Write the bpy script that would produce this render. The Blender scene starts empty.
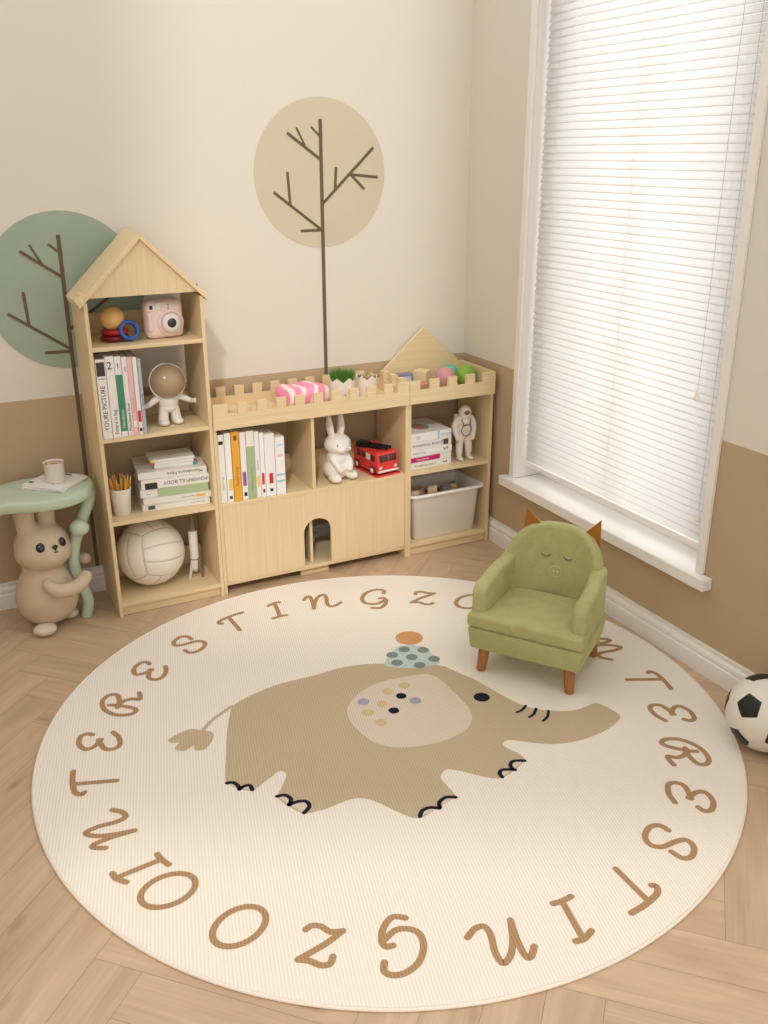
import bpy, bmesh, math, random
from mathutils import Vector, Matrix, noise
from mathutils.geometry import tessellate_polygon
random.seed(7)
PI=math.pi; COL=bpy.context.scene.collection
def V(*a): return Vector(a)
# ------------------------------------------------------------------ materials
def s2l(c):
    c=c/255.0
    return c/12.92 if c<=0.04045 else ((c+0.055)/1.055)**2.4
def rgb(r,g,b): return (s2l(r),s2l(g),s2l(b),1.0)
MATS={}
def base_mat(name):
    m=bpy.data.materials.new(name); m.use_nodes=True
    nt=m.node_tree; return m,nt,nt.nodes['Principled BSDF']
def mat(name,col,rough=0.6,spec=0.3,var=0.03,scale=30.0,bump=0.0,metal=0.0,coat=0.0,sheen=0.0,trans=0.0,alpha=1.0):
    """plain procedural material: slight noise in colour, optional bump"""
    if name in MATS: return MATS[name]
    m,nt,b=base_mat(name)
    n=nt.nodes.new('ShaderNodeTexNoise'); n.inputs['Scale'].default_value=scale; n.inputs['Detail'].default_value=3
    tc=nt.nodes.new('ShaderNodeTexCoord'); nt.links.new(tc.outputs['Object'],n.inputs['Vector'])
    cr=nt.nodes.new('ShaderNodeMixRGB'); cr.blend_type='MIX'
    c=rgb(*col)
    cr.inputs[1].default_value=tuple(max(0,x*(1-var*2)) for x in c[:3])+(1,)
    cr.inputs[2].default_value=tuple(min(1,x*(1+var*2)) for x in c[:3])+(1,)
    nt.links.new(n.outputs['Fac'],cr.inputs[0]); nt.links.new(cr.outputs[0],b.inputs['Base Color'])
    b.inputs['Roughness'].default_value=rough; b.inputs['Specular IOR Level'].default_value=spec
    b.inputs['Metallic'].default_value=metal; b.inputs['Coat Weight'].default_value=coat
    b.inputs['Sheen Weight'].default_value=sheen; b.inputs['Transmission Weight'].default_value=trans
    if bump:
        bp=nt.nodes.new('ShaderNodeBump'); bp.inputs['Strength'].default_value=bump; bp.inputs['Distance'].default_value=0.002
        nt.links.new(n.outputs['Fac'],bp.inputs['Height']); nt.links.new(bp.outputs[0],b.inputs['Normal'])
    MATS[name]=m; return m
def wood(name,c1,c2,axis,rough=0.5,sc=1.0):
    m,nt,b=base_mat(name)
    tc=nt.nodes.new('ShaderNodeTexCoord'); mp=nt.nodes.new('ShaderNodeMapping')
    s=[85*sc,85*sc,85*sc]; s[axis]=2.0*sc; mp.inputs['Scale'].default_value=s
    nt.links.new(tc.outputs['Object'],mp.inputs['Vector'])
    n=nt.nodes.new('ShaderNodeTexNoise'); n.inputs['Scale'].default_value=1.6; n.inputs['Detail'].default_value=5; n.inputs['Distortion'].default_value=0.4
    nt.links.new(mp.outputs[0],n.inputs['Vector'])
    r=nt.nodes.new('ShaderNodeValToRGB'); r.color_ramp.elements[0].position=0.32; r.color_ramp.elements[1].position=0.68
    r.color_ramp.elements[0].color=rgb(*c1); r.color_ramp.elements[1].color=rgb(*c2)
    nt.links.new(n.outputs['Fac'],r.inputs[0]); nt.links.new(r.outputs[0],b.inputs['Base Color'])
    b.inputs['Roughness'].default_value=rough; b.inputs['Specular IOR Level'].default_value=0.3
    return m
PINE1,PINE2=(222,198,156),(231,209,169)
WX=wood('pine_grain_x',PINE1,PINE2,0); WY=wood('pine_grain_y',PINE1,PINE2,1); WZ=wood('pine_grain_z',PINE1,PINE2,2)
OAK=wood('stained_leg_wood',(150,98,56),(184,128,80),2,0.45)
def wall_paint():
    m,nt,b=base_mat('two_tone_wall_paint')
    g=nt.nodes.new('ShaderNodeNewGeometry'); sp=nt.nodes.new('ShaderNodeSeparateXYZ'); nt.links.new(g.outputs['Position'],sp.inputs[0])
    cmp_=nt.nodes.new('ShaderNodeMath'); cmp_.operation='GREATER_THAN'; cmp_.inputs[1].default_value=0.7718
    nt.links.new(sp.outputs['Z'],cmp_.inputs[0])
    mx=nt.nodes.new('ShaderNodeMixRGB'); mx.inputs[1].default_value=rgb(*BROWN); mx.inputs[2].default_value=rgb(*CREAM)
    nt.links.new(cmp_.outputs[0],mx.inputs[0]); nt.links.new(mx.outputs[0],b.inputs['Base Color'])
    n=nt.nodes.new('ShaderNodeTexNoise'); n.inputs['Scale'].default_value=180; bp=nt.nodes.new('ShaderNodeBump'); bp.inputs['Strength'].default_value=0.05
    bp.inputs['Distance'].default_value=0.001
    nt.links.new(n.outputs['Fac'],bp.inputs['Height']); nt.links.new(bp.outputs[0],b.inputs['Normal'])
    b.inputs['Roughness'].default_value=0.85; b.inputs['Specular IOR Level'].default_value=0.15
    return m
BROWN=(188,165,135); CREAM=(225,217,205)
PAINT=wall_paint()
WHITE_TRIM=mat('white_trim',(240,236,230),0.4,0.4,0.01)
def floor_mat():
    m,nt,b=base_mat('oak_herringbone')
    uv=nt.nodes.new('ShaderNodeUVMap'); uv.uv_map='UVMap'
    at=nt.nodes.new('ShaderNodeAttribute'); at.attribute_name='plank'; 
    ad=nt.nodes.new('ShaderNodeVectorMath'); ad.operation='MULTIPLY_ADD'; 
    ad.inputs[1].default_value=(1,1,1)
    sc=nt.nodes.new('ShaderNodeVectorMath'); sc.operation='SCALE'; sc.inputs['Scale'].default_value=37.0
    nt.links.new(at.outputs['Color'],sc.inputs[0])
    nt.links.new(uv.outputs[0],ad.inputs[0]); nt.links.new(sc.outputs[0],ad.inputs[2])
    mp=nt.nodes.new('ShaderNodeMapping'); mp.inputs['Scale'].default_value=(1.6,10,1); nt.links.new(ad.outputs[0],mp.inputs['Vector'])
    n=nt.nodes.new('ShaderNodeTexNoise'); n.inputs['Scale'].default_value=1.3; n.inputs['Detail'].default_value=6; n.inputs['Distortion'].default_value=1.2
    nt.links.new(mp.outputs[0],n.inputs['Vector'])
    mp2=nt.nodes.new('ShaderNodeMapping'); mp2.inputs['Scale'].default_value=(4,150,1); nt.links.new(ad.outputs[0],mp2.inputs['Vector'])
    n2=nt.nodes.new('ShaderNodeTexNoise'); n2.inputs['Scale'].default_value=1.0; n2.inputs['Detail'].default_value=4; nt.links.new(mp2.outputs[0],n2.inputs['Vector'])
    r=nt.nodes.new('ShaderNodeValToRGB'); e=r.color_ramp.elements
    e[0].position=0.2; e[0].color=rgb(*F1); e[1].position=0.75; e[1].color=rgb(*F2)
    nt.links.new(n.outputs['Fac'],r.inputs[0])
    r2=nt.nodes.new('ShaderNodeMixRGB'); r2.blend_type='MULTIPLY'; r2.inputs[0].default_value=1
    cr2=nt.nodes.new('ShaderNodeValToRGB'); cr2.color_ramp.elements[0].position=0.3; cr2.color_ramp.elements[0].color=(0.93,0.92,0.91,1); cr2.color_ramp.elements[1].position=0.62; cr2.color_ramp.elements[1].color=(1,1,1,1)
    nt.links.new(n2.outputs['Fac'],cr2.inputs[0]); nt.links.new(r.outputs[0],r2.inputs[1]); nt.links.new(cr2.outputs[0],r2.inputs[2])
    # knots
    vo=nt.nodes.new('ShaderNodeTexVoronoi'); vo.inputs['Scale'].default_value=1.0
    mp3=nt.nodes.new('ShaderNodeMapping'); mp3.inputs['Scale'].default_value=(3.2,8.5,1); nt.links.new(ad.outputs[0],mp3.inputs['Vector']); nt.links.new(mp3.outputs[0],vo.inputs['Vector'])
    kr=nt.nodes.new('ShaderNodeValToRGB'); kr.color_ramp.elements[0].position=0.02; kr.color_ramp.elements[0].color=(0.62,0.54,0.47,1); kr.color_ramp.elements[1].position=0.13; kr.color_ramp.elements[1].color=(1,1,1,1)
    nt.links.new(vo.outputs['Distance'],kr.inputs[0])
    r3=nt.nodes.new('ShaderNodeMixRGB'); r3.blend_type='MULTIPLY'; r3.inputs[0].default_value=0.7
    nt.links.new(r2.outputs[0],r3.inputs[1]); nt.links.new(kr.outputs[0],r3.inputs[2])
    sp=nt.nodes.new('ShaderNodeSeparateColor'); nt.links.new(at.outputs['Color'],sp.inputs[0])
    ml=nt.nodes.new('ShaderNodeMath'); ml.operation='MULTIPLY_ADD'; ml.inputs[1].default_value=0.07; ml.inputs[2].default_value=0.965; nt.links.new(sp.outputs['Red'],ml.inputs[0])
    hv=nt.nodes.new('ShaderNodeVectorMath'); hv.operation='SCALE'; nt.links.new(r3.outputs[0],hv.inputs[0]); nt.links.new(ml.outputs[0],hv.inputs['Scale'])
    nt.links.new(hv.outputs[0],b.inputs['Base Color'])
    b.inputs['Roughness'].default_value=0.42; b.inputs['Specular IOR Level'].default_value=0.35
    return m
F1,F2=(180,152,124),(208,181,151)
FLOOR=floor_mat()
def rib(name,col,col2):
    m,nt,b=base_mat(name)
    tc=nt.nodes.new('ShaderNodeTexCoord'); mp=nt.nodes.new('ShaderNodeMapping'); mp.inputs['Rotation'].default_value=(0,0,math.radians(14))
    nt.links.new(tc.outputs['Object'],mp.inputs['Vector'])
    w=nt.nodes.new('ShaderNodeTexWave'); w.bands_direction='X'; w.inputs['Scale'].default_value=1.0; mp.inputs['Scale'].default_value=(40,40,40)
    # wave period = 2*pi/20 units at scale 1 -> 7.8 mm
    nt.links.new(mp.outputs[0],w.inputs['Vector'])
    mx=nt.nodes.new('ShaderNodeMixRGB'); mx.inputs[1].default_value=rgb(*col2); mx.inputs[2].default_value=rgb(*col)
    nt.links.new(w.outputs['Fac'],mx.inputs[0]); nt.links.new(mx.outputs[0],b.inputs['Base Color'])
    bp=nt.nodes.new('ShaderNodeBump'); bp.inputs['Strength'].default_value=0.35; bp.inputs['Distance'].default_value=0.0015
    nt.links.new(w.outputs['Fac'],bp.inputs['Height']); nt.links.new(bp.outputs[0],b.inputs['Normal'])
    b.inputs['Roughness'].default_value=0.95; b.inputs['Specular IOR Level'].default_value=0.1; b.inputs['Sheen Weight'].default_value=0.0
    return m
RUGC=rib('rug_cream',(243,234,222),(231,220,206)); 
R_TAN=rib('rug_print_tan',(200,181,152),(188,168,139)); R_LET=rib('rug_print_brown',(180,146,110),(164,130,96))
R_EAR=rib('rug_print_pale',(224,208,190),(212,196,178)); R_NAVY=rib('rug_print_navy',(38,38,52),(32,32,45)); R_YEL=rib('rug_print_yellow',(214,190,146),(204,180,136))
R_LIL=rib('rug_print_lilac',(170,166,184),(160,156,174)); R_BLU=rib('rug_print_paleblue',(198,212,208),(186,200,198)); R_TEAL=rib('rug_print_greygreen',(134,148,140),(124,138,130)); R_ORG=rib('rug_print_orange',(212,158,108),(202,148,100))
RUG_EDGE=mat('rug_edge_binding',(232,222,208),0.9,0.1,0.06,300,0.6)
# ------------------------------------------------------------------ mesh helpers
def link(o,parent=None):
    COL.objects.link(o)
    if parent is not None: o.parent=parent
    return o
def mk(name,bm,mats,parent=None,smooth=False,bevel=0.0,auto=None):
    if not isinstance(mats,(list,tuple)): mats=[mats]
    bmesh.ops.recalc_face_normals(bm,faces=bm.faces[:])
    me=bpy.data.meshes.new(name); bm.to_mesh(me); bm.free()
    for m in mats: me.materials.append(m)
    if smooth:
        for p in me.polygons: p.use_smooth=True
    o=bpy.data.objects.new(name,me); link(o,parent)
    if bevel:
        md=o.modifiers.new('bevel','BEVEL'); md.width=bevel; md.segments=2; md.limit_method='ANGLE'
    return o
def thing(name,label,cat,loc=(0,0,0),rot=(0,0,0),group=None):
    o=bpy.data.objects.new(name,None); o.empty_display_size=0.05; link(o); o.location=loc; o.rotation_euler=rot
    return tag(o,label,cat,group)
def tag(o,label,cat,group=None):
    o['label']=label; o['category']=cat
    if group: o['group']=group
    return o
def struct(o): o['kind']='structure'; return o
def B(): return bmesh.new()
def box(bm,x0,x1,y0,y1,z0,z1,mi=0,M=None):
    vs=[bm.verts.new((x,y,z)) for x in (x0,x1) for y in (y0,y1) for z in (z0,z1)]
    if M is not None:
        for v in vs: v.co=M@v.co
    for f in ((0,1,3,2),(4,6,7,5),(0,4,5,1),(2,3,7,6),(0,2,6,4),(1,5,7,3)):
        fc=bm.faces.new([vs[i] for i in f]); fc.material_index=mi
    return vs
def prism(bm,pts,axis,a,b,mi=0,M=None):
    """polygon pts (2-D) extruded along axis from a to b"""
    def P(p,h):
        if axis==0: q=V(h,p[0],p[1])
        elif axis==1: q=V(p[0],h,p[1])
        else: q=V(p[0],p[1],h)
        return M@q if M is not None else q
    lo=[bm.verts.new(P(p,a)) for p in pts]; hi=[bm.verts.new(P(p,b)) for p in pts]
    n=len(pts); fs=[]
    for i in range(n):
        f=bm.faces.new([lo[i],lo[(i+1)%n],hi[(i+1)%n],hi[i]]); f.material_index=mi
    if n<=4:
        bm.faces.new(lo).material_index=mi; bm.faces.new(hi).material_index=mi
    else:
        for t in tessellate_polygon([[Vector((p[0],p[1],0)) for p in pts]]):
            bm.faces.new([lo[k] for k in t]).material_index=mi; bm.faces.new([hi[k] for k in t]).material_index=mi
def lathe(bm,prof,seg=32,M=None,mi=0,cap=True):
    rings=[]
    for r,z in prof:
        if r<1e-6: rings.append([bm.verts.new((0,0,z))])
        else: rings.append([bm.verts.new((r*math.cos(2*PI*k/seg),r*math.sin(2*PI*k/seg),z)) for k in range(seg)])
    if M is not None:
        for R in rings:
            for v in R: v.co=M@v.co
    for a,b in zip(rings[:-1],rings[1:]):
        for k in range(seg):
            k2=(k+1)%seg
            if len(a)==1 and len(b)==1: continue
            if len(a)==1: f=bm.faces.new([a[0],b[k],b[k2]])
            elif len(b)==1: f=bm.faces.new([a[k],a[k2],b[0]])
            else: f=bm.faces.new([a[k],a[k2],b[k2],b[k]])
            f.material_index=mi
    if cap:
        for R in (rings[0],rings[-1]):
            if len(R)>2: bm.faces.new(R).material_index=mi
def ell(bm,c,r,rot=None,u=24,v=16,mi=0,p=1.0):
    M=Matrix.Translation(Vector(c))
    if rot is not None: M=M@rot.to_4x4() if hasattr(rot,'to_4x4') else M@rot
    rr=(r,r,r) if not hasattr(r,'__len__') else r
    prof=[(max(0,math.sin(PI*i/v)),-math.cos(PI*i/v)) for i in range(v+1)]
    prof[0]=(0,-1); prof[-1]=(0,1)
    lathe(bm,prof,u,M@Matrix.Diagonal((rr[0],rr[1],rr[2],1)),mi,False)
def crom(pts,n=8,closed=False):
    pts=[Vector(p) for p in pts]; out=[]; N=len(pts)
    rng=range(N if closed else N-1)
    for i in rng:
        g=lambda k: pts[k%N] if closed else pts[min(max(k,0),N-1)]
        p0,p1,p2,p3=g(i-1),g(i),g(i+1),g(i+2)
        for k in range(n):
            t=k/n
            out.append(0.5*((2*p1)+(p2-p0)*t+(2*p0-5*p1+4*p2-p3)*t*t+(3*p1-p0-3*p2+p3)*t**3))
    if not closed: out.append(pts[-1])
    return out
def tube(bm,pts,rad,seg=14,mi=0,smoothn=6,flat=1.0,roundcap=True):
    """rad: number or list per control point"""
    if not hasattr(rad,'__len__'): rad=[rad]*len(pts)
    P4=[Vector((p[0],p[1],p[2],r)) for p,r in zip(pts,rad)]
    C=crom(P4,smoothn) if len(pts)>2 else [P4[0],P4[1]]
    P=[Vector(c[:3]) for c in C]; Rr=[c[3] for c in C]
    if roundcap:
        d0=(P[0]-P[1]).normalized(); d1=(P[-1]-P[-2]).normalized(); r0,r1=Rr[0],Rr[-1]; a=P[0]; z=P[-1]
        P=[a+d0*r0*0.98,a+d0*r0*0.8,a+d0*r0*0.45]+P+[z+d1*r1*0.45,z+d1*r1*0.8,z+d1*r1*0.98]
        Rr=[r0*0.2,r0*0.6,r0*0.9]+Rr+[r1*0.9,r1*0.6,r1*0.2]
    up=V(0,0,1); t0=(P[1]-P[0]).normalized()
    if abs(t0.dot(up))>0.9: up=V(0,1,0)
    nrm=(up-t0*up.dot(t0)).normalized(); rings=[]
    for i,p in enumerate(P):
        t=(P[min(i+1,len(P)-1)]-P[max(i-1,0)])
        if t.length<1e-9: t=t0.copy()
        t.normalize(); nrm=(nrm-t*nrm.dot(t)); nrm.normalize(); bn=t.cross(nrm)
        rings.append([bm.verts.new(p+(nrm*math.cos(2*PI*k/seg)+bn*math.sin(2*PI*k/seg)*flat)*Rr[i]) for k in range(seg)])
    for a,b in zip(rings[:-1],rings[1:]):
        for k in range(seg):
            bm.faces.new([a[k],a[(k+1)%seg],b[(k+1)%seg],b[k]]).material_index=mi
    bm.faces.new(rings[0]).material_index=mi; bm.faces.new(rings[-1]).material_index=mi
def torus(bm,c,R,r,M=None,seg=36,s2=12,flat=1.0,mi=0):
    T=Matrix.Translation(Vector(c))@(M if M is not None else Matrix.Identity(4)); rings=[]
    for i in range(seg):
        a=2*PI*i/seg
        rings.append([bm.verts.new(T@V((R+r*math.cos(2*PI*k/s2))*math.cos(a),(R+r*math.cos(2*PI*k/s2))*math.sin(a),r*flat*math.sin(2*PI*k/s2))) for k in range(s2)])
    for i in range(seg):
        a,b=rings[i],rings[(i+1)%seg]
        for k in range(s2): bm.faces.new([a[k],a[(k+1)%s2],b[(k+1)%s2],b[k]]).material_index=mi
def rbox(bm,c,h,r,n=6,M=None,mi=0):
    """rounded box, centre c, half sizes h, radius r"""
    pts=[]; cv=Vector(c)
    faces=[]
    grid=lambda L: [-L-r+r*(1-math.cos(PI/2*i/n)) for i in range(n+1)]+[L+r*math.sin(PI/2*i/n) for i in range(n+1)]
    inner=[max(1e-4,a-r) for a in h]
    bmt=bmesh.new(); bmesh.ops.create_cube(bmt,size=2.0); bmesh.ops.subdivide_edges(bmt,edges=bmt.edges[:],cuts=n*2-1,use_grid_fill=True)
    for v in bmt.verts:
        p=v.co.copy(); q=V(*[ (math.copysign(1,p[i])*min(1,abs(p[i])**0.8))*h[i] for i in range(3)])
        cl=V(*[max(-inner[i],min(inner[i],q[i])) for i in range(3)]); d=q-cl
        if d.length>1e-9: q=cl+d.normalized()*r
        q=q+cv
        v.co=M@q if M is not None else q
    mp={}
    for v in bmt.verts: mp[v]=bm.verts.new(v.co)
    for f in bmt.faces: bm.faces.new([mp[v] for v in f.verts]).material_index=mi
    bmt.free()
def bake(o):
    """turn modifiers into plain geometry"""
    dg=bpy.context.evaluated_depsgraph_get(); dg.update(); me=bpy.data.meshes.new_from_object(o.evaluated_get(dg)); old=o.data
    o.modifiers.clear(); o.data=me; me.name=old.name
    return o
def melt(name,bm,m,parent,voxel=0.004,it=6):
    """fuse overlapping shapes to one continuous smooth skin"""
    o=mk(name,bm,m,parent,True)
    r=o.modifiers.new('fuse','REMESH'); r.mode='VOXEL'; r.voxel_size=voxel; r.use_smooth_shade=True
    s=o.modifiers.new('relax','SMOOTH'); s.iterations=it; s.factor=0.6
    bake(o)
    for p in o.data.polygons: p.use_smooth=True
    return o
INK=mat('black_ink',(34,32,32),0.6,0.2,0)
def text(name,s,size,M,m,parent,ex=0.0002,align='LEFT',sx=1.0):
    cu=bpy.data.curves.new(name,'FONT'); cu.body=s; cu.size=size; cu.extrude=ex; cu.align_x=align; cu.resolution_u=2
    t=bpy.data.objects.new(name,cu); COL.objects.link(t)
    dg=bpy.context.evaluated_depsgraph_get(); dg.update(); me=bpy.data.meshes.new_from_object(t.evaluated_get(dg))
    bpy.data.objects.remove(t); me.materials.clear(); me.materials.append(m)
    me.transform(M@Matrix.Diagonal((sx,1,1,1)))
    o=bpy.data.objects.new(name,me); return link(o,parent)
def dup(root,loc=None,rot=None,label=None,group=None):
    r=root.copy(); COL.objects.link(r)
    if loc is not None: r.location=loc
    if rot is not None: r.rotation_euler=rot
    if label: r['label']=label
    if group: r['group']=group
    for ch in list(root.children):
        c=ch.copy(); COL.objects.link(c); c.parent=r
        for g in ch.children:
            d=g.copy(); COL.objects.link(d); d.parent=c
    return r
RX=lambda a: Matrix.Rotation(math.radians(a),4,'X'); RY=lambda a: Matrix.Rotation(math.radians(a),4,'Y'); RZ=lambda a: Matrix.Rotation(math.radians(a),4,'Z'); T=lambda *a: Matrix.Translation(Vector(a))
SUN_EL=28; SUN=1.2; WORLD=1.0; WINL=25; EXPO=0.0; BALLSPIN=0.3
SUN_EL=40; SUN=1.1; WORLD=1.40; WINL=48; EXPO=0.0; ZTOP=2.6
BALLSPIN=0.928
# ------------------------------------------------------------------ camera (calibrated)
f_px,pitch,yaw,roll=924.205,0.3705777,0.4669524,-0.003537
CAM=V(-2.09675,-3.38606,1.575)
F=V(math.sin(yaw)*math.cos(pitch),math.cos(yaw)*math.cos(pitch),-math.sin(pitch)); R0=V(math.cos(yaw),-math.sin(yaw),0); U0=R0.cross(F)
Rr_=R0*math.cos(roll)+U0*math.sin(roll); Uu_=-R0*math.sin(roll)+U0*math.cos(roll)
cd=bpy.data.cameras.new('camera'); cam=bpy.data.objects.new('camera',cd); COL.objects.link(cam)
M=Matrix((Rr_,Uu_,-F)).transposed().to_4x4(); M.translation=CAM; cam.matrix_world=M
cd.sensor_fit='HORIZONTAL'; cd.sensor_width=36; cd.lens=f_px*36/768; cd.clip_start=0.02
bpy.context.scene.camera=cam
# ------------------------------------------------------------------ floor: herringbone planks, one mesh
def make_floor():
    bm=B(); uvl=bm.loops.layers.uv.new('UVMap'); cl=bm.loops.layers.float_color.new('plank')
    W,L=0.1145,0.5725; g=0.0004; s=math.sqrt(0.5); u0,v0=1.130-L,-2.2126+W
    X0,X1,Y0,Y1=-3.2,0.0,-4.4,0.0
    def toxy(u,v): return ((u+v)*s,(v-u)*s)
    def plank(ua,ub,va,vb,horiz):
        cs=[toxy(*p) for p in ((ua+g,va+g),(ub-g,va+g),(ub-g,vb-g),(ua+g,vb-g))]
        if max(c[0] for c in cs)<X0 or min(c[0] for c in cs)>X1 or max(c[1] for c in cs)<Y0 or min(c[1] for c in cs)>Y1: return
        vs=[bm.verts.new((x,y,0)) for x,y in cs]; f=bm.faces.new(vs)
        c=(random.random(),random.random(),random.random(),1)
        uvs=[(0,0),(ub-ua,0),(ub-ua,vb-va),(0,vb-va)] if horiz else [(0,0),(0,ub-ua),(vb-va,ub-ua),(vb-va,0)]
        for lp,q in zip(f.loops,uvs): lp[uvl].uv=q; lp[cl]=c
    for j in range(-12,12):
        for k in range(-60,60):
            ua=u0+k*W+j*L; va=v0-(k+1)*W+j*L
            plank(ua,ua+L,va,va+W,True); plank(ua+L,ua+L+W,va,va+L,False)
    for co,no in (((X0,0,0),(-1,0,0)),((X1,0,0),(1,0,0)),((0,Y0,0),(0,-1,0)),((0,Y1,0),(0,1,0))):
        bmesh.ops.bisect_plane(bm,geom=bm.verts[:]+bm.edges[:]+bm.faces[:],plane_co=co,plane_no=no,clear_outer=True)
    vs=[bm.verts.new(p) for p in ((X0,Y0,-.0015),(X1,Y0,-.0015),(X1,Y1,-.0015),(X0,Y1,-.0015))]; f=bm.faces.new(vs); f.material_index=1
    box(bm,X0,X1,Y0,Y1,-.05,-.0016,1)
    o=mk('floor',bm,[FLOOR,mat('plank_joint',(140,110,84),0.9,0.1,0)])
    return struct(o)
make_floor()
# walls
WT=0.18; H=2.7
bm=B(); box(bm,-3.2,WT,0,WT,-.05,H); struct(mk('wall_back',bm,PAINT))
WY0,WY1,WZ0,WZ1=-1.446,-0.427,0.33,2.30
bm=B()
G_=.0055; box(bm,0,WT,WY1+G_,-0.0002,-.05,H); box(bm,0,WT,-3.4,WY0-G_,-.05,H); box(bm,0,WT,WY0-G_,WY1+G_,-.05,WZ0-.0405); box(bm,0,WT,WY0-G_,WY1+G_,WZ1+G_,H)
struct(mk('wall_right',bm,PAINT))
bm=B(); box(bm,-3.2-WT,-3.2,-3.4,WT,-.05,H); struct(mk('wall_left_unseen',bm,PAINT))  # unseen side wall, added to cut ambient light on the right wall
# baseboards with moulded profile
prof=[(0,0),(0.015,0),(0.015,0.056),(0.0100,0.060),(0.0100,0.065),(0.0135,0.068),(0.0125,0.078),(0.0065,0.088),(0.0060,0.092),(0.009,0.094),(0.009,0.101),(0,0.101)]
bm=B(); prism(bm,[(-a,z) for a,z in prof],0,-3.2,-0.0155); struct(mk('baseboard_back',bm,WHITE_TRIM))
bm=B()
lo=[bm.verts.new((-a,-3.4,z)) for a,z in prof]; hi=[bm.verts.new((-a,-0.0002,z)) for a,z in prof]
for i in range(len(prof)): bm.faces.new([lo[i],lo[(i+1)%len(prof)],hi[(i+1)%len(prof)],hi[i]])
bmesh.ops.triangulate(bm,faces=[bm.faces.new(lo),bm.faces.new(hi)])
struct(mk('baseboard_right',bm,WHITE_TRIM))
# window: casing, sill, reveal lining, sash, glass
win=bpy.data.objects.new('window_1',None); link(win); win.location=(0,(WY0+WY1)/2,WZ0); struct(win)
def wpart(name,bm,m,bevel=0.0,smooth=False):
    for v in bm.verts: v.co-=Vector(win.location)
    return mk(name,bm,m,win,smooth,bevel)
bm=B(); cw=.03; cp=.013
box(bm,-cp,-.0003,WY1,WY1+cw,WZ0+.0003,WZ1+cw); box(bm,-cp,-.0003,WY0-cw,WY0,WZ0+.0003,WZ1+cw); box(bm,-cp,-.0003,WY0,WY1,WZ1,WZ1+cw)
wpart('window_casing',bm,WHITE_TRIM,.002)
bm=B(); box(bm,0,.17,WY1,WY1+.004,WZ0+.0003,WZ1); box(bm,0,.17,WY0-.004,WY0,WZ0+.0003,WZ1); box(bm,0,.17,WY0,WY1,WZ1,WZ1+.004)
wpart('window_reveal',bm,WHITE_TRIM)
bm=B(); box(bm,-.04,.17,WY0-cw-.035,WY1+cw+.035,WZ0-.042,WZ0)
for v in bm.verts:
    if v.co.x>0: v.co.y=min(max(v.co.y,WY0),WY1)
bm.free(); bm=B()
prism(bm,[(-.04,WY0-cw-.035),(-.04,WY1+cw+.035),(-.0004,WY1+cw+.035),(-.0004,WY1),(.17,WY1),(.17,WY0),(-.0004,WY0),(-.0004,WY0-cw-.035)],2,WZ0-.04,WZ0)
wpart('window_sill',bm,WHITE_TRIM,.004)
bm=B(); fx0,fx1=.115,.15
for a,b,c,d in ((WY0,WY0+.045,WZ0,WZ1),(WY1-.045,WY1,WZ0,WZ1),(WY0+.045,WY1-.045,WZ0,WZ0+.045),(WY0+.045,WY1-.045,WZ1-.045,WZ1),((WY0+WY1)/2-.02,(WY0+WY1)/2+.02,WZ0+.045,WZ1-.045)):
    box(bm,fx0,fx1,a,b,c,d)
wpart('window_frame',bm,WHITE_TRIM,.002)
GL=bpy.data.materials.new('window_glass'); GL.use_nodes=True; nt=GL.node_tree; nt.nodes.clear()
o_=nt.nodes.new('ShaderNodeOutputMaterial'); tr=nt.nodes.new('ShaderNodeBsdfTransparent'); gl=nt.nodes.new('ShaderNodeBsdfGlossy'); gl.inputs['Roughness'].default_value=0.03
mx=nt.nodes.new('ShaderNodeMixShader'); fr=nt.nodes.new('ShaderNodeFresnel'); fr.inputs['IOR'].default_value=1.2
nt.links.new(fr.outputs[0],mx.inputs[0]); nt.links.new(tr.outputs[0],mx.inputs[1]); nt.links.new(gl.outputs[0],mx.inputs[2]); nt.links.new(mx.outputs[0],o_.inputs['Surface'])
bm=B(); box(bm,.13,.134,WY0+.045,(WY0+WY1)/2-.02,WZ0+.045,WZ1-.045); box(bm,.13,.134,(WY0+WY1)/2+.02,WY1-.045,WZ0+.045,WZ1-.045); wpart('window_pane',bm,GL)
# venetian blind
SL=bpy.data.materials.new('blind_slat_white'); SL.use_nodes=True; nt=SL.node_tree; pb=nt.nodes['Principled BSDF']
pb.inputs['Base Color'].default_value=rgb(250,249,247); pb.inputs['Roughness'].default_value=0.4
tl=nt.nodes.new('ShaderNodeBsdfTranslucent'); tl.inputs['Color'].default_value=rgb(252,252,252); mx=nt.nodes.new('ShaderNodeMixShader'); mx.inputs[0].default_value=0.5
nt.links.new(pb.outputs[0],mx.inputs[1]); nt.links.new(tl.outputs[0],mx.inputs[2]); nt.links.new(mx.outputs[0],nt.nodes['Material Output'].inputs['Surface'])
BX=.045; blind=thing('window_blind','white venetian blind with closed horizontal slats hanging in the window','window blind',(BX,(WY0+WY1)/2,WZ0))
hw=(WY1-WY0)/2-.008
def bpart(name,bm,m,smooth=False,bevel=0): return mk(name,bm,m,blind,smooth,bevel)
SW=mat('blind_white_plastic',(246,243,238),0.4,0.4,0)
bm=B(); box(bm,-.018,.018,-hw,hw,WZ1-WZ0-.04,WZ1-WZ0-.002); bpart('head_rail',bm,SW,bevel=.002)
bm=B(); box(bm,-.011,.011,-hw,hw,.052,.072); bpart('bottom_rail',bm,SW,bevel=.004)
bm=B(); N=6; w=.0275; tilt=math.radians(67)
for th in (0,1):
    pass
row=[]
for i in range(N+1):
    s=(i/N-.5)*w; c=.0028*(1-(2*i/N-1)**2)
    # slat cross-section: chord runs from room side (low) to window side (high)
    x=s*math.cos(tilt)-c*math.sin(tilt); z=s*math.sin(tilt)+c*math.cos(tilt)
    row.append((x,z))
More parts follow.
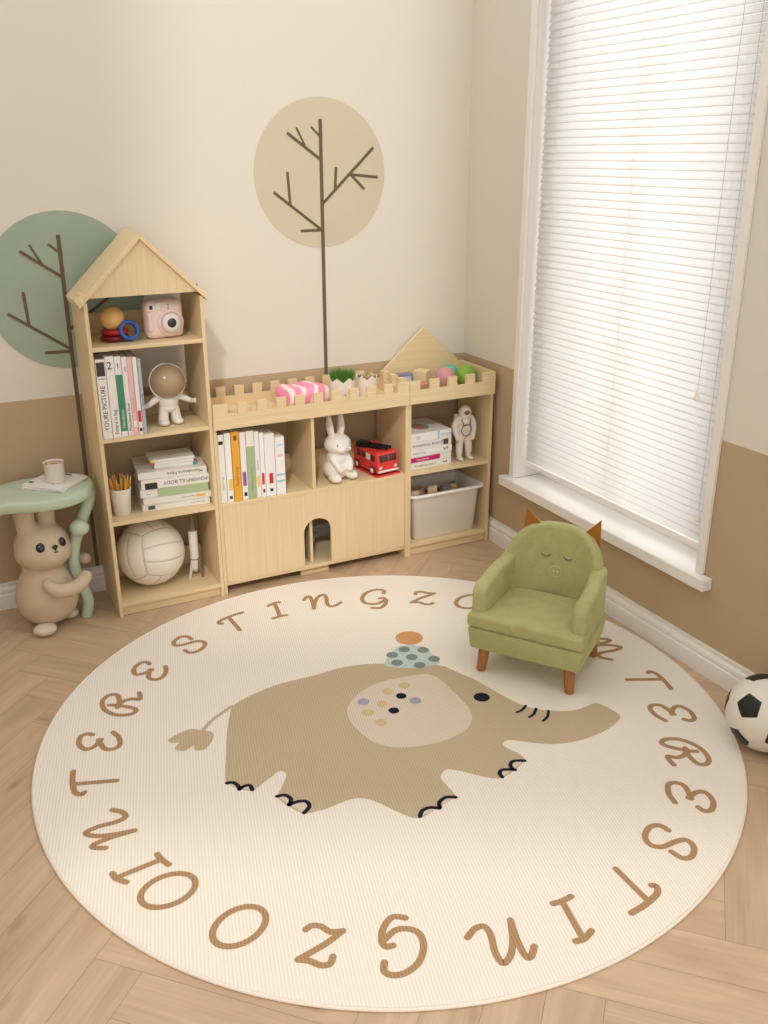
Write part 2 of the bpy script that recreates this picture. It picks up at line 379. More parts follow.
top=[bm.verts.new((x,-hw,z)) for x,z in row]; bot=[bm.verts.new((x,hw,z)) for x,z in row]
for i in range(N): bm.faces.new([top[i],top[i+1],bot[i+1],bot[i]])
sl=bpart('slat',bm,SL,True); 
sm_=sl.modifiers.new('thick','SOLIDIFY'); sm_.thickness=.0006; bake(sl); sl.location=(0,0,.088)
zz=.088+.0248
while zz<WZ1-WZ0-.045:
    c=sl.copy(); COL.objects.link(c); c.parent=blind; c.location=(0,0,zz); zz+=.0248
for yy in (-.42,.0,.42):
    bm=B(); tube(bm,[(-.0145,yy,.07),(-.0145,yy,WZ1-WZ0-.04)],.0006,5); bpart('ladder_cord',bm,SW)
def tassel(y,zlow):
    bm=B(); tube(bm,[(-.02,y,zlow),(-.02,y,WZ1-WZ0-.03)],.0009,6); c=bpart('pull_cord',bm,mat('cord_grey',(205,203,200),0.7,0.2,0))
    bm=B(); lathe(bm,[(0,zlow+.008),(.004,zlow+.006),(.0055,zlow-.004),(.009,zlow-.02),(.0095,zlow-.027),(0,zlow-.028)],14,T(-.02,y,0)); mk('tassel',bm,SW,c,True)
yc=(WY0+WY1)/2
tassel(-1.330-yc,.885-.33); tassel(-1.395-yc,.505-.33)
# wall decals
DEC_T=mat('decal_tan',(208,196,173),0.85,0.1,0.015,6); DEC_G=mat('decal_sage',(162,178,158),0.85,0.1,0.03,6); DEC_B=mat('decal_brown',(112,96,76),0.8,0.1,0.0)
def tree(cx,cz,r,trunk,branches,mdisc,label,tone):
    t=thing('tree_wall_decal',label,'wall sticker',(cx,0,0),group=None)
    bm=B(); pts=[(r[0]*math.cos(2*PI*k/96),cz+r[1]*math.sin(2*PI*k/96)) for k in range(96)]
    prism(bm,pts,1,-.0012,-.0001); mk('crown_disc',bm,mdisc,t)
    bm=B()
    for i_,(a,b,w) in enumerate([trunk]+branches):
        A=V(a[0]-cx,a[1]);Bv=V(b[0]-cx,b[1]); d=(Bv-A).normalized(); n=V(-d.y,d.x)*w/2
        prism(bm,[A-n,Bv-n,Bv+n,A+n],1,-.0030+.00012*i_,-.0012)
    mk('trunk_and_branches',bm,DEC_B,t)
    return t
W1=.0135;W2=.0105
tree(-.648,1.502,(.2645,.2645),((-.647,1.692),(-.651,.10),W1),[((-.778,1.644),(-.651,1.554),W2),((-.742,1.662),(-.71,1.601),W2*.7),((-.684,1.665),(-.649,1.632),W2*.7),((-.431,1.594),(-.646,1.396),W2),((-.587,1.527),(-.593,1.443),W2),((-.413,1.488),(-.525,1.499),W2),((-.471,1.446),(-.527,1.499),W2),((-.84,1.442),(-.653,1.303),W2),((-.783,1.511),(-.776,1.397),W2),((-.738,1.301),(-.653,1.302),W2)],DEC_T,'tree wall sticker with a beige round crown, above the middle shelf','t')
tree(-1.612,1.134,(.2655,.2655),((-1.616,1.322),(-1.624,.102),W1),[((-1.745,1.274),(-1.619,1.183),W2),((-1.712,1.293),(-1.679,1.228),W2*.7),((-1.652,1.293),(-1.618,1.264),W2*.8),((-1.81,1.072),(-1.621,.937),W2),((-1.752,1.141),(-1.747,1.027),W2),((-1.708,.931),(-1.622,.928),W2),((-1.40,1.155),(-1.624,1.0),W2),((-1.474,1.19),(-1.47,1.105),W2*.8)],DEC_G,'tree wall sticker with a sage green round crown, behind the tall house bookcase','g')
RD_body=[[-1.426,-1.025],[-1.382,-1.004],[-1.33,-0.989],[-1.263,-0.974],[-1.184,-0.976],[-1.12,-0.979],[-1.046,-0.971],[-0.975,-0.984],[-0.904,-1.012],[-0.825,-1.061],[-0.743,-1.103],[-0.717,-1.166],[-0.692,-1.24],[-0.703,-1.194],[-0.691,-1.232],[-0.671,-1.324],[-0.646,-1.414],[-0.614,-1.467],[-0.556,-1.506],[-0.515,-1.521],[-0.48,-1.521],[-0.434,-1.514],[-0.425,-1.53],[-0.415,-1.561],[-0.41,-1.599],[-0.419,-1.615],[-0.452,-1.632],[-0.502,-1.646],[-0.558,-1.652],[-0.614,-1.649],[-0.663,-1.637],[-0.709,-1.611],[-0.749,-1.576],[-0.781,-1.553],[-0.805,-1.562],[-0.804,-1.587],[-0.787,-1.62],[-0.785,-1.648],[-0.798,-1.66],[-0.839,-1.679],[-0.87,-1.69],[-0.894,-1.692],[-0.919,-1.679],[-0.948,-1.644],[-0.913,-1.687],[-0.947,-1.647],[-0.982,-1.606],[-1.005,-1.589],[-1.034,-1.608],[-1.039,-1.628],[-1.037,-1.694],[-1.043,-1.704],[-1.066,-1.711],[-1.106,-1.719],[-1.139,-1.73],[-1.162,-1.733],[-1.183,-1.723],[-1.207,-1.68],[-1.234,-1.625],[-1.264,-1.591],[-1.302,-1.585],[-1.359,-1.593],[-1.38,-1.59],[-1.412,-1.588],[-1.424,-1.579],[-1.444,-1.541],[-1.454,-1.508],[-1.458,-1.488],[-1.439,-1.468],[-1.399,-1.416],[-1.402,-1.397],[-1.416,-1.39],[-1.447,-1.409],[-1.495,-1.434],[-1.507,-1.438],[-1.535,-1.418],[-1.555,-1.381],[-1.558,-1.363],[-1.523,-1.265],[-1.487,-1.158],[-1.449,-1.07]]
RD_tuft=[[-1.652,-1.112],[-1.619,-1.097],[-1.581,-1.086],[-1.565,-1.092],[-1.546,-1.109],[-1.523,-1.127],[-1.52,-1.148],[-1.54,-1.182],[-1.564,-1.205],[-1.58,-1.202],[-1.595,-1.192],[-1.582,-1.167],[-1.6,-1.177],[-1.619,-1.186],[-1.636,-1.173],[-1.642,-1.158],[-1.616,-1.137],[-1.639,-1.134]]
RD_tail=[[-1.429,-1.028],[-1.462,-1.047],[-1.507,-1.075],[-1.545,-1.113]]
RD_ear=[[-0.802,-1.139],[-0.786,-1.179],[-0.788,-1.255],[-0.787,-1.323],[-0.795,-1.384],[-0.818,-1.427],[-0.858,-1.46],[-0.91,-1.473],[-0.966,-1.476],[-1.021,-1.466],[-1.078,-1.446],[-1.119,-1.41],[-1.138,-1.356],[-1.144,-1.274],[-1.133,-1.217],[-1.1,-1.17],[-1.036,-1.128],[-0.96,-1.108],[-0.89,-1.118],[-0.834,-1.126]]
RD_dots={'R_YEL':[[-0.969,-1.172],[-0.907,-1.164],[-1.016,-1.227],[-1.076,-1.248],[-1.063,-1.313]],'R_LIL':[[-1.062,-1.189],[-0.917,-1.256]],'R_NAVY':[[-0.944,-1.213],[-1.001,-1.274]]}
RD_eye=[-0.726,-1.332]
RD_hat=[[-0.905,-1.02],[-0.882,-0.99],[-0.837,-0.951],[-0.81,-0.933],[-0.771,-0.944],[-0.725,-0.977],[-0.729,-1.025],[-0.731,-1.075],[-0.739,-1.097],[-0.767,-1.099],[-0.837,-1.083],[-0.882,-1.054],[-0.908,-1.03]]
RD_hatdots=[[-0.801,-0.963],[-0.746,-0.996],[-0.854,-0.978],[-0.802,-1.02],[-0.742,-1.064],[-0.863,-1.03],[-0.804,-1.077]]
RD_hb=[[-0.748,-0.901],[-0.791,-0.878],[-0.705,-0.923],[-0.726,-0.861],[-0.77,-0.941]]
RD_stripes=[[[-0.632,-1.433],[-0.658,-1.448],[-0.677,-1.45]],[[-0.613,-1.46],[-0.638,-1.482],[-0.658,-1.488]],[[-0.587,-1.487],[-0.609,-1.511],[-0.633,-1.523]]]
RD_toes=[[[-1.556,-1.377],[-1.542,-1.381],[-1.534,-1.397],[-1.534,-1.415]],[[-1.535,-1.417],[-1.52,-1.41],[-1.505,-1.414],[-1.505,-1.434]],[[-1.456,-1.489],[-1.436,-1.494],[-1.428,-1.516],[-1.441,-1.535]],[[-1.441,-1.535],[-1.415,-1.533],[-1.396,-1.543],[-1.397,-1.565],[-1.418,-1.581]],[[-1.162,-1.728],[-1.146,-1.711],[-1.124,-1.709],[-1.102,-1.722]],[[-1.099,-1.72],[-1.091,-1.703],[-1.066,-1.693],[-1.043,-1.704]],[[-0.888,-1.689],[-0.884,-1.671],[-0.868,-1.664],[-0.839,-1.679]],[[-0.843,-1.673],[-0.838,-1.654],[-0.82,-1.645],[-0.793,-1.657]]]
RD_out={'O':[[[-0.023,-0.0583],[-0.0379,-0.0471],[-0.047,-0.0288],[-0.0489,-0.0061],[-0.0432,0.0175],[-0.0309,0.0385],[-0.0138,0.0535],[0.0054,0.0604],[0.024,0.0581],[0.0389,0.0469],[0.048,0.0286],[0.0499,0.0059],[0.0443,-0.0177],[0.032,-0.0387],[0.0149,-0.0537],[-0.0044,-0.0606],[-0.023,-0.0583]]],'Z':[[[0.04,-0.0361],[0.0296,-0.0489],[0.0094,-0.0503],[-0.014,-0.0391],[-0.04,-0.0461]],[[-0.0384,-0.0449],[-0.0122,-0.0065],[0.0358,0.0445]],[[0.0358,0.0445],[0.0128,0.0435],[-0.0148,0.0503],[-0.0322,0.0435],[-0.0342,0.0245]]],'G':[[[0.0399,0.0444],[0.0408,0.066],[0.0247,0.0771],[-0.0037,0.0716],[-0.0321,0.045],[-0.0445,0.0051],[-0.0373,-0.0291],[-0.0144,-0.0427],[0.013,-0.0399],[0.0378,-0.015]],[[-0.0099,-0.0736],[0.0182,-0.0771],[0.0382,-0.049],[0.0445,-0.0152],[0.036,0.0029],[0.0204,0.0011]]],'N':[[[0.0636,-0.0326],[0.0398,-0.0507],[0.0184,-0.0508],[0.0134,-0.0253],[0.0217,0.0202],[0.0167,0.0508],[-0.0069,0.0359],[-0.0272,-0.0007],[-0.0436,-0.0518]],[[-0.0436,-0.0518],[-0.0358,0.0017],[-0.0351,0.0446],[-0.0457,0.0518],[-0.0636,0.0288]]],'I':[[[0.0134,-0.0555],[-0.0075,-0.0522],[-0.0357,-0.0539]],[[-0.0085,-0.0522],[0.0167,0.0525]],[[0.0357,0.0523],[0.0158,0.0555],[-0.0123,0.0459]]],'T':[[[-0.0268,-0.0557],[-0.0038,0.0499]],[[0.0547,0.052],[0.0127,0.0557],[-0.0307,0.0534],[-0.0474,0.0466],[-0.0547,0.0359],[-0.0481,0.0285]]],'S':[[[-0.0367,-0.0194],[-0.0397,-0.0445],[-0.0184,-0.0601],[0.0187,-0.0566],[0.0397,-0.0356],[0.0301,-0.009],[-0.0083,0.0103],[-0.0293,0.0291],[-0.0173,0.0522],[0.0174,0.0601],[0.0365,0.0444],[0.0318,0.0157]]],'E':[[[0.0399,-0.0312],[0.0115,-0.0509],[-0.0246,-0.0581],[-0.0427,-0.0437],[-0.0372,-0.0175],[0.0072,0.0049]],[[0.008,-0.0022],[-0.0237,0.0126],[-0.0341,0.0349],[-0.0061,0.0573],[0.0301,0.0581],[0.0427,0.0417],[0.0353,0.026]]],'R':[[[-0.0138,0.0326],[-0.0128,0.0026],[-0.0213,-0.0427],[-0.0353,-0.0604],[-0.0559,-0.0475],[-0.0621,-0.0063],[-0.0374,0.038],[0.0035,0.0604],[0.0365,0.0561],[0.0453,0.0324],[0.0144,0.0103],[-0.0242,0.0024]],[[-0.0196,0.0047],[0.0108,-0.0028],[0.0263,-0.0237],[0.0265,-0.048],[0.0454,-0.0444],[0.0621,-0.0348]]]}
# ------------------------------------------------------------------ rug
RC=(-1.0337,-1.3)
def chaik(P,n=2):
    P=[V(*p) for p in P]
    for _ in range(n):
        Q=[]
        for i in range(len(P)):
            a,b=P[i],P[(i+1)%len(P)]; Q+= [a*.75+b*.25,a*.25+b*.75]
        P=Q
    return P
rugroot=thing('round_rug','round cream ribbed rug with an elephant print and brown letters around its rim','rug',(RC[0],RC[1],0))
RM=[RUGC,R_TAN,R_LET,R_EAR,R_NAVY,R_YEL,R_LIL,R_BLU,R_TEAL,R_ORG]; MI={n:i for i,n in enumerate('RUGC R_TAN R_LET R_EAR R_NAVY R_YEL R_LIL R_BLU R_TEAL R_ORG'.split())}
bm=B(); NR=160; RR=.9945
lo=[bm.verts.new((-.001+RR*math.cos(2*PI*k/NR),-.0055+RR*math.sin(2*PI*k/NR),.0005)) for k in range(NR)]; hi=[bm.verts.new((-.001+RR*math.cos(2*PI*k/NR),-.0055+RR*math.sin(2*PI*k/NR),.008)) for k in range(NR)]
bm.faces.new(lo); bm.faces.new(hi)
for k in range(NR): bm.faces.new([lo[k],lo[(k+1)%NR],hi[(k+1)%NR],hi[k]])
def flat(P,z,mi,sm=0,close=None):
    P=chaik(P,sm) if sm else [V(*p) for p in P]
    vs=[bm.verts.new((p[0]-RC[0],p[1]-RC[1],z)) for p in P]; f=bm.faces.new(vs); f.material_index=mi
    f.normal_update()
    if f.normal.z<0: f.normal_flip()
    bmesh.ops.triangulate(bm,faces=[f])
def disc(c,r,z,mi,r2=None):
    flat([(c[0]+r*math.cos(2*PI*k/28),c[1]+(r2 or r)*math.sin(2*PI*k/28)) for k in range(28)],z,mi)
def ribbon(P,w,z,mi,n=8):
    C=[p for p in (crom([V(p[0],p[1],0) for p in P],n) if P[0]!=P[-1] else (lambda q:q+[q[0]])(crom([V(p[0],p[1],0) for p in P[:-1]],n,True)))] if len(P)>2 else [V(p[0],p[1],0) for p in P]
    Lp=[];Rp=[]
    for i,p in enumerate(C):
        t=((C[1]-C[-2]) if (C[0]-C[-1]).length<1e-6 and i in (0,len(C)-1) else (C[min(i+1,len(C)-1)]-C[max(i-1,0)])).normalized(); nn=V(-t.y,t.x,0)*w/2; Lp.append(p+nn); Rp.append(p-nn)
    def cap(p,t): 
        a0=math.atan2(t.y,t.x); return [p+V(math.cos(a0+PI/2-PI*k/8),math.sin(a0+PI/2-PI*k/8),0)*w/2 for k in range(1,8)]
    for i in range(len(C)-1):
        vs=[bm.verts.new((q.x-RC[0],q.y-RC[1],z)) for q in (Rp[i],Rp[i+1],Lp[i+1],Lp[i])]; f=bm.faces.new(vs); f.material_index=mi
    if (C[0]-C[-1]).length<1e-6: return
    for p,t in ((C[0],(C[0]-C[1]).normalized()),(C[-1],(C[-1]-C[-2]).normalized())):
        a0=math.atan2(t.y,t.x); vs=[bm.verts.new((p.x-RC[0]+math.cos(a0-PI/2+PI*k/10)*w/2,p.y-RC[1]+math.sin(a0-PI/2+PI*k/10)*w/2,z)) for k in range(11)]
        f=bm.faces.new(vs); f.material_index=mi; f.normal_update()
        if f.normal.z<0: f.normal_flip()
Z0=.0083; dz=.0003
flat(RD_body,Z0,1,1); flat(RD_tuft,Z0,1,1); ribbon(RD_tail,.0125,Z0+.00005,1)
flat(RD_ear,Z0+dz,3,2)
for k,r in (('R_YEL',.0185),('R_LIL',.0185),('R_NAVY',.0165)):
    for c in RD_dots[k]: disc(c,r,Z0+2*dz,MI[k])
disc(RD_eye,.025,Z0+dz,4); flat(RD_hat,Z0+dz,7,2)
hx=[p[0] for p in RD_hat]; 
for c in RD_hatdots: disc(c,.0195,Z0+2*dz,8)
disc(RD_hb[0],.0475,Z0+2*dz,9)
for s in RD_stripes: ribbon(s,.009,Z0+dz,4)
for i,s in enumerate(RD_toes):
    flat(s,Z0+dz,3,0); ribbon(s,.0115,Z0+2*dz,4)
ANG=[('I',199.9,.853),('N',187.7,.849),('T',173,.841),('E',161,.833),('R',147.4,.821),('E',133.7,.819),('S',120,.816),('T',104.8,.809),('I',93.5,.809),('N',80.8,.809),('G',66.8,.79),('Z',53.4,.806),('O',41,.825),('O',28,.83),('I',15,.838),('N',2,.843),('T',-13.4,.846),('E',-25.3,.85),('R',-38.8,.848),('E',-51.7,.865),('S',-64.7,.868),('T',-78.3,.875),('I',-89.3,.873),('N',-101.1,.873),('G',-115,.846),('Z',-126.8,.859),('O',-139.2,.858),('O',-153.1,.853)]
for ch,a,rad in ANG:
    th=math.radians(a); er=V(math.cos(th),math.sin(th),0); et=V(math.sin(th),-math.cos(th),0)
    c0=V(RC[0],RC[1],0)+er*rad
    for j,s in enumerate(RD_out[ch]): ribbon([c0+et*p[0]+er*p[1] for p in s],.0158,Z0+j*.0001,2)
me=bpy.data.meshes.new('rug_pad'); bm.to_mesh(me); bm.free()
for m in RM: me.materials.append(m)
rp=bpy.data.objects.new('rug_pad',me); link(rp,rugroot)
bm=B(); torus(bm,(-.001,-.0055,.0048),.9965,.0046,None,200,10); mk('edge_binding',bm,RUG_EDGE,rugroot,True)
# ------------------------------------------------------------------ furniture
FY=-.275; BY=-.018; BV=.0012
def bb(name,x0,x1,y0,y1,z0,z1,m,par,bev=BV):
    bm=B(); box(bm,x0,x1,y0,y1,z0,z1); o=mk(name,bm,m,par,bevel=bev); return o
def local(o,t):
    o.data.transform(Matrix.Translation(-Vector(t.location))); return o
def F_(t,name,x0,x1,y0,y1,z0,z1,m): return local(bb(name,x0,x1,y0,y1,z0,z1,m,t),t)
DARK=mat('screw_black',(40,36,32),0.5,0.4,0)
# tower
tw=thing('house_bookcase','tall pale pine bookcase with a gabled house roof and four shelves','bookcase',(-1.4075,-.147,0))
F_(tw,'side_panel',-1.605,-1.592,FY,BY,0,1.128,WZ); F_(tw,'side_panel',-1.223,-1.2105,FY,BY,0,1.128,WZ)
for z in (.050,.368,.672,.983): F_(tw,'shelf',-1.592,-1.223,FY+.001,BY,z-.014,z,WX)
F_(tw,'kick_board',-1.592,-1.223,FY+.012,FY+.024,0.001,.036,WX)
for z in (.050,.672,.983): F_(tw,'back_rail',-1.592,-1.223,BY-.012,BY,z+.0005,z+.075,WX)
bm=B(); ax,az=-1.4075,1.328; e=.214; ez=1.118
prism(bm,[(ax-.183,1.142),(ax+.183,1.142),(ax,az-.006)],1,FY+.004,FY+.016); local(mk('gable_panel',bm,WZ,tw),tw)
sl_=(az-ez)/e; th=.0125; L=math.hypot(1,sl_)
for s in (-1,1):
    bm=B(); pts=[(ax,az+.010),(ax+s*e,ez+.010),(ax+s*(e-.003),ez+.010-th*L),(ax,az+.010-th*L)]
    prism(bm,pts,1,FY-.008,-.048); local(mk('roof_panel',bm,WX,tw,bevel=.001),tw)
bm=B(); Mx=T(ax-.203,FY+.022,1.143)@RY(-43.6)
box(bm,-.020,.018,-.031,.026,-.006,.010,0,Mx)
for yy in (-.020,.000,.018):
    for xx in (-.011,.008): lathe(bm,[(0,.0103),(.0045,.0103),(.0045,.0100)],12,Mx@T(xx,yy,0),1,cap=False); lathe(bm,[(.0045,.0100),(.0060,.0135),(.0070,.0100)],12,Mx@T(xx,yy,0),0,cap=False)
local(mk('eave_bracket',bm,[WY,OAK],tw,bevel=.0006),tw)
bm=B(); lathe(bm,[(0,0),(.0045,0),(.0045,.008),(.003,.010),(0,.010)],14,T(ax+.178,FY+.02,1.157)@RY(43.6)); local(mk('roof_screw',bm,DARK,tw),tw)
# middle unit
def crenel(x0,x1,z0,zg,zt,merl):
    pts=[(x0,z0),(x1,z0)]; 
    for a,b in sorted(merl,reverse=True):
        if pts[-1][0]>b+1e-5: pts+=[(pts[-1][0],zg)] if pts[-1][1]==z0 else []
        if pts[-1][1]==z0: pts+=[(b,zt),(a,zt),(a,zg)]
        else: pts+=[(b,zg),(b,zt),(a,zt),(a,zg)]
    if pts[-1][0]>x0+1e-5: pts+=[(x0,zg)]
    else: pts=pts[:-1]
    return pts
mu=thing('castle_shelf_unit','low pine toy shelf with a battlement top and an arched cabinet opening','shelf unit',(-.814,-.147,0))
F_(mu,'side_panel',-1.2095,-1.197,FY,BY,0,.7085,WZ); F_(mu,'side_panel',-.431,-.4185,FY,BY,0,.7085,WZ)
F_(mu,'top_board',-1.197,-.431,FY+.001,BY,.655,.668,WX); F_(mu,'shelf',-1.197,-.431,FY+.001,BY,.354,.368,WX); F_(mu,'bottom_board',-1.197,-.431,FY+.006,BY,.036,.050,WX)
F_(mu,'divider',-.832,-.819,FY+.004,BY,.368,.655,WZ); F_(mu,'inner_divider',-.842,-.829,FY+.03,BY,.050,.354,WZ)
F_(mu,'back_rail',-1.197,-.832,BY-.012,BY,.3685,.445,WX); F_(mu,'back_rail',-.819,-.431,BY-.012,BY,.3685,.445,WX)
F_(mu,'kick_board',-.885,-.765,FY+.03,FY+.044,.001,.036,WX)
P0=.0745; mer=[(-1.2085+.001,-1.154)]+[(-1.117+P0*.985*i*1.0,-1.117+P0*.985*i+.0375) for i in range(9)]+[(-.472,-.4205)]
mer=[m for m in mer if m[1]<-.48 or m[0]==-.472]
def parapet(t,x0,x1,merl,y0,y1,name):
    bm=B(); prism(bm,[(a,b) for a,b in crenel(x0,x1,.6552 if name=='front_parapet' else .6685,.709,.747,merl)],1,y0,y1); return local(mk(name,bm,WX,t),t)
parapet(mu,-1.2090,-.4195,mer,FY-.0115,FY-.0002,'front_parapet')
mb=[m for m in mer if -1.15<m[0]<-.48]
parapet(mu,-1.1965,-.4315,[(-1.1965,-1.16)]+mb,BY-.0115,BY-.0002,'back_parapet')
def side_par(t,x0,x1,name='side_parapet'):
    bm=B(); prism(bm,[(a,b) for a,b in crenel(FY+.001,BY-.001,.7087,.709+.0005,.747,[(-.232,-.195),(-.158,-.12),(-.084,-.047)])],0,x0,x1); return local(mk(name,bm,WY,t),t)
side_par(mu,-.431,-.4185)
# arched front
bm=B(); arch=[(-.876,.051)]+[(-.8185+.0575*math.cos(PI-PI*k/20),.192+.0535*math.sin(PI-PI*k/20)) for k in range(21)]+[(-.761,.051)]
prism(bm,[(-1.1955,.051),(-1.1955,.3535)]+[(-.4325,.3535),(-.4325,.051)]+arch[::-1],1,FY+.003,FY+.0055+.010) if False else None
outer=[(-1.1955,.0515),(-1.1955,.3535),(-.4325,.3535),(-.4325,.0515)]+arch[::-1]
prism(bm,outer,1,FY+.003,FY+.015); local(mk('front_panel',bm,WZ,mu),mu)
for x in (-1.186,-.446):
    bm=B(); box(bm,x-.006,x+.006,FY-.001,FY+.003,.052,.062); local(mk('door_stop',bm,WX,mu,bevel=.0008),mu)
# right unit
ru=thing('corner_shelf_unit','small pine shelf in the room corner with a triangular back panel and battlements','shelf unit',(-.22,-.147,0))
F_(ru,'side_panel',-.4180,-.4055,FY,BY,0,.7085,WZ); F_(ru,'side_panel',-.036,-.023,FY,BY,0,.747,WZ)
F_(ru,'top_board',-.4055,-.036,FY+.001,BY,.655,.668,WX); F_(ru,'shelf',-.4055,-.036,FY+.001,BY,.353,.366,WX); F_(ru,'shelf',-.4055,-.036,FY+.001,BY,.037,.050,WX)
F_(ru,'kick_board',-.4055,-.036,FY+.012,FY+.024,.001,.037,WX)
parapet(ru,-.4175,-.0235,[(-.4175,-.373),(-.328,-.287),(-.246,-.205),(-.163,-.121),(-.083,-.0235)],FY-.0115,FY-.0002,'front_parapet')
side_par(ru,-.4180,-.4055)
bm=B(); prism(bm,[(-.4045,.6685),(-.0365,.6685),(-.0365,.742),(-.219,.901),(-.4045,.742)],1,BY-.012,BY); local(mk('gable_back_panel',bm,WX,ru,bevel=.001),ru)
# ------------------------------------------------------------------ books
PAGES=mat('book_pages',(236,230,218),0.8,0.1,0.03,200)
def colr(c,r=.5): return mat('cover_%d_%d_%d'%c,c,r,0.3,0.0)
TM=Matrix(((0,-1,0,0),(0,0,-1,0),(1,0,0,0),(0,0,0,1)))
def book(label,t,d,h,loc,rot,cover,items=(),group=None,kind='book',cat='book'):
    r=thing(kind,label,cat,loc,rot,group); c=.0018
    bm=B(); box(bm,0,c,0,d,0,h); box(bm,t-c,t,0,d,0,h); box(bm,c,t-c,0,c,0,h); mk('cover',bm,colr(cover),r,bevel=.0008)
    bm=B(); box(bm,c+.0001,t-c-.0001,c+.0001,d-.004,.003,h-.003); mk('page_block',bm,PAGES,r)
    for it in items:
        if it[0]=='b': # colour block on spine: z0,z1,x0f,x1f,col
            bm=B(); box(bm,t*it[3],t*it[4],-.0003,0,it[1],it[2]); mk('spine_label',bm,colr(it[5]),r)
        elif it[0]=='t': # vertical text string,size,z0,col
            _,s,sz,z0,col=it; text('spine_title',s,sz,T(t/2+sz*.33,-.0004,z0)@TM,colr(col),r,sx=1.0)
        elif it[0]=='h':
            _,s,sz,x0,z0,col=it; text('spine_title',s,sz,T(x0,-.0004,z0)@RX(90),colr(col),r)
        elif it[0]=='c': # block on front cover (x=t face): y0,y1,z0,z1,col
            bm=B(); box(bm,t,t+.0003,it[1],it[2],it[3],it[4]); mk('cover_art',bm,colr(it[5]),r)
        elif it[0]=='d': # dot on cover face x=t
            bm=B(); lathe(bm,[(0,0),(it[3],0),(it[3],.0004),(0,.0004)],24,T(t,it[1],it[2])@RY(90)); mk('cover_art',bm,colr(it[4]),r)
    return r
K=(40,38,38); WB=(238,234,228); GR=(74,140,110); RD=(206,44,62); MG=(196,36,116); SG=(168,188,146)
z=.6725; y=-.270
xs=[-1.589,-1.556,-1.527,-1.504,-1.486,-1.468,-1.452]; 
tb=[('white book with a dark block above the spine word PICTURE, in the tall bookcase',.0315,.271,WB,[('b',.215,.262,.08,.92,(70,64,58)),('t','YOURE PICTURE',.021,.028,K),('b',.205,.207,.15,.85,K)]),
('white book with a black 2 at the top of its spine',.028,.279,WB,[('h','2',.036,.003,.236,K),('t','Future in fog',.0165,.012,K)]),
('white book with a long green band down its spine',.0215,.276,WB,[('b',.02,.215,.0,1.0,GR),('h','1',.026,.004,.236,K),('t','Masculature',.013,.03,(230,240,232))]),
('white book with a black 1 on its spine, right of the green banded book',.0175,.272,(236,230,226),[('h','1',.026,.0035,.222,K),('t','Masculature Now',.0135,.018,K)]),
('pale pink book in the tall bookcase row',.0165,.270,(234,190,190),[('b',.03,.05,.15,.85,(246,236,232)),('t','Future in fog',.010,.08,(200,140,140))]),
('white book with a small red square low on its spine, in the tall bookcase',.0145,.268,WB,[('b',.045,.085,.15,.85,RD),('b',.012,.024,.2,.8,K)]),
('thin blue grey book at the right end of the tall bookcase row',.0115,.262,(176,186,196),[('t','Future in fog',.008,.1,(90,96,110))])]
for x,(lb,t,h,cv,it) in zip(xs,tb): book(lb,t,.19,h,(x,y,z),(0,0,0),cv,it,'books standing in the tall bookcase')
z=.3685
xs=[-1.194,-1.168,-1.143,-1.111,-1.087,-1.056,-1.037,-1.019,-.978]
mbk=[('white book with a small black mark near its top, leftmost on the castle shelf',.024,.262,WB,[('b',.225,.238,.15,.85,K),('t','Future in fog',.010,.05,(140,130,120))]),
('white book with a small yellow label low on its spine, beside the mustard book',.023,.266,(242,240,236),[('b',.045,.09,.3,.9,(238,196,96)),('b',.012,.024,.3,.8,(70,66,64))]),
('mustard orange book on the castle shelf',.030,.268,(232,170,62),[('d',0,0,0,(40,30,20))][:0]+[('t','Future in fog',.014,.06,(120,84,30)),('b',.235,.252,.3,.7,(120,84,30))]),
('white book with a purple label low on its spine',.022,.262,WB,[('b',.055,.11,.2,.8,(156,92,168)),('b',.015,.03,.3,.8,K)]),
('white book with a pale green spine band on the castle shelf',.0295,.263,WB,[('b',.0,.205,.0,1.0,SG),('t','Masculature Now',.013,.03,(120,142,100))]),
('white book with a small yellow label, right of the pale green banded book',.0175,.258,WB,[('b',.045,.085,.2,.8,(240,200,90)),('t','Masculature',.008,.11,(150,140,130))]),
('narrow white book with a red label, third from right on the castle shelf',.0165,.250,(244,242,240),[('b',.05,.095,.2,.8,RD),('b',.018,.032,.3,.8,(120,30,60))]),
('wide white book with a red label, second from right on the castle shelf',.039,.243,(240,236,234),[('b',.05,.09,.35,.75,RD),('b',.018,.03,.4,.7,K)]),
('white book with pale blue and pink spine marks, rightmost on the castle shelf',.037,.226,(240,238,236),[('b',.05,.058,.1,.9,(150,200,216)),('b',.075,.083,.1,.9,(150,200,216)),('b',.15,.16,.2,.8,(236,190,196)),('b',.19,.2,.2,.8,(190,212,220))])]
for i,(x,(lb,t,h,cv,it)) in enumerate(zip(xs,mbk)): book(lb,t,.185,h,(x,-.262-.0008*i,z),(0,0,0),cv,it,'books standing in the castle shelf')
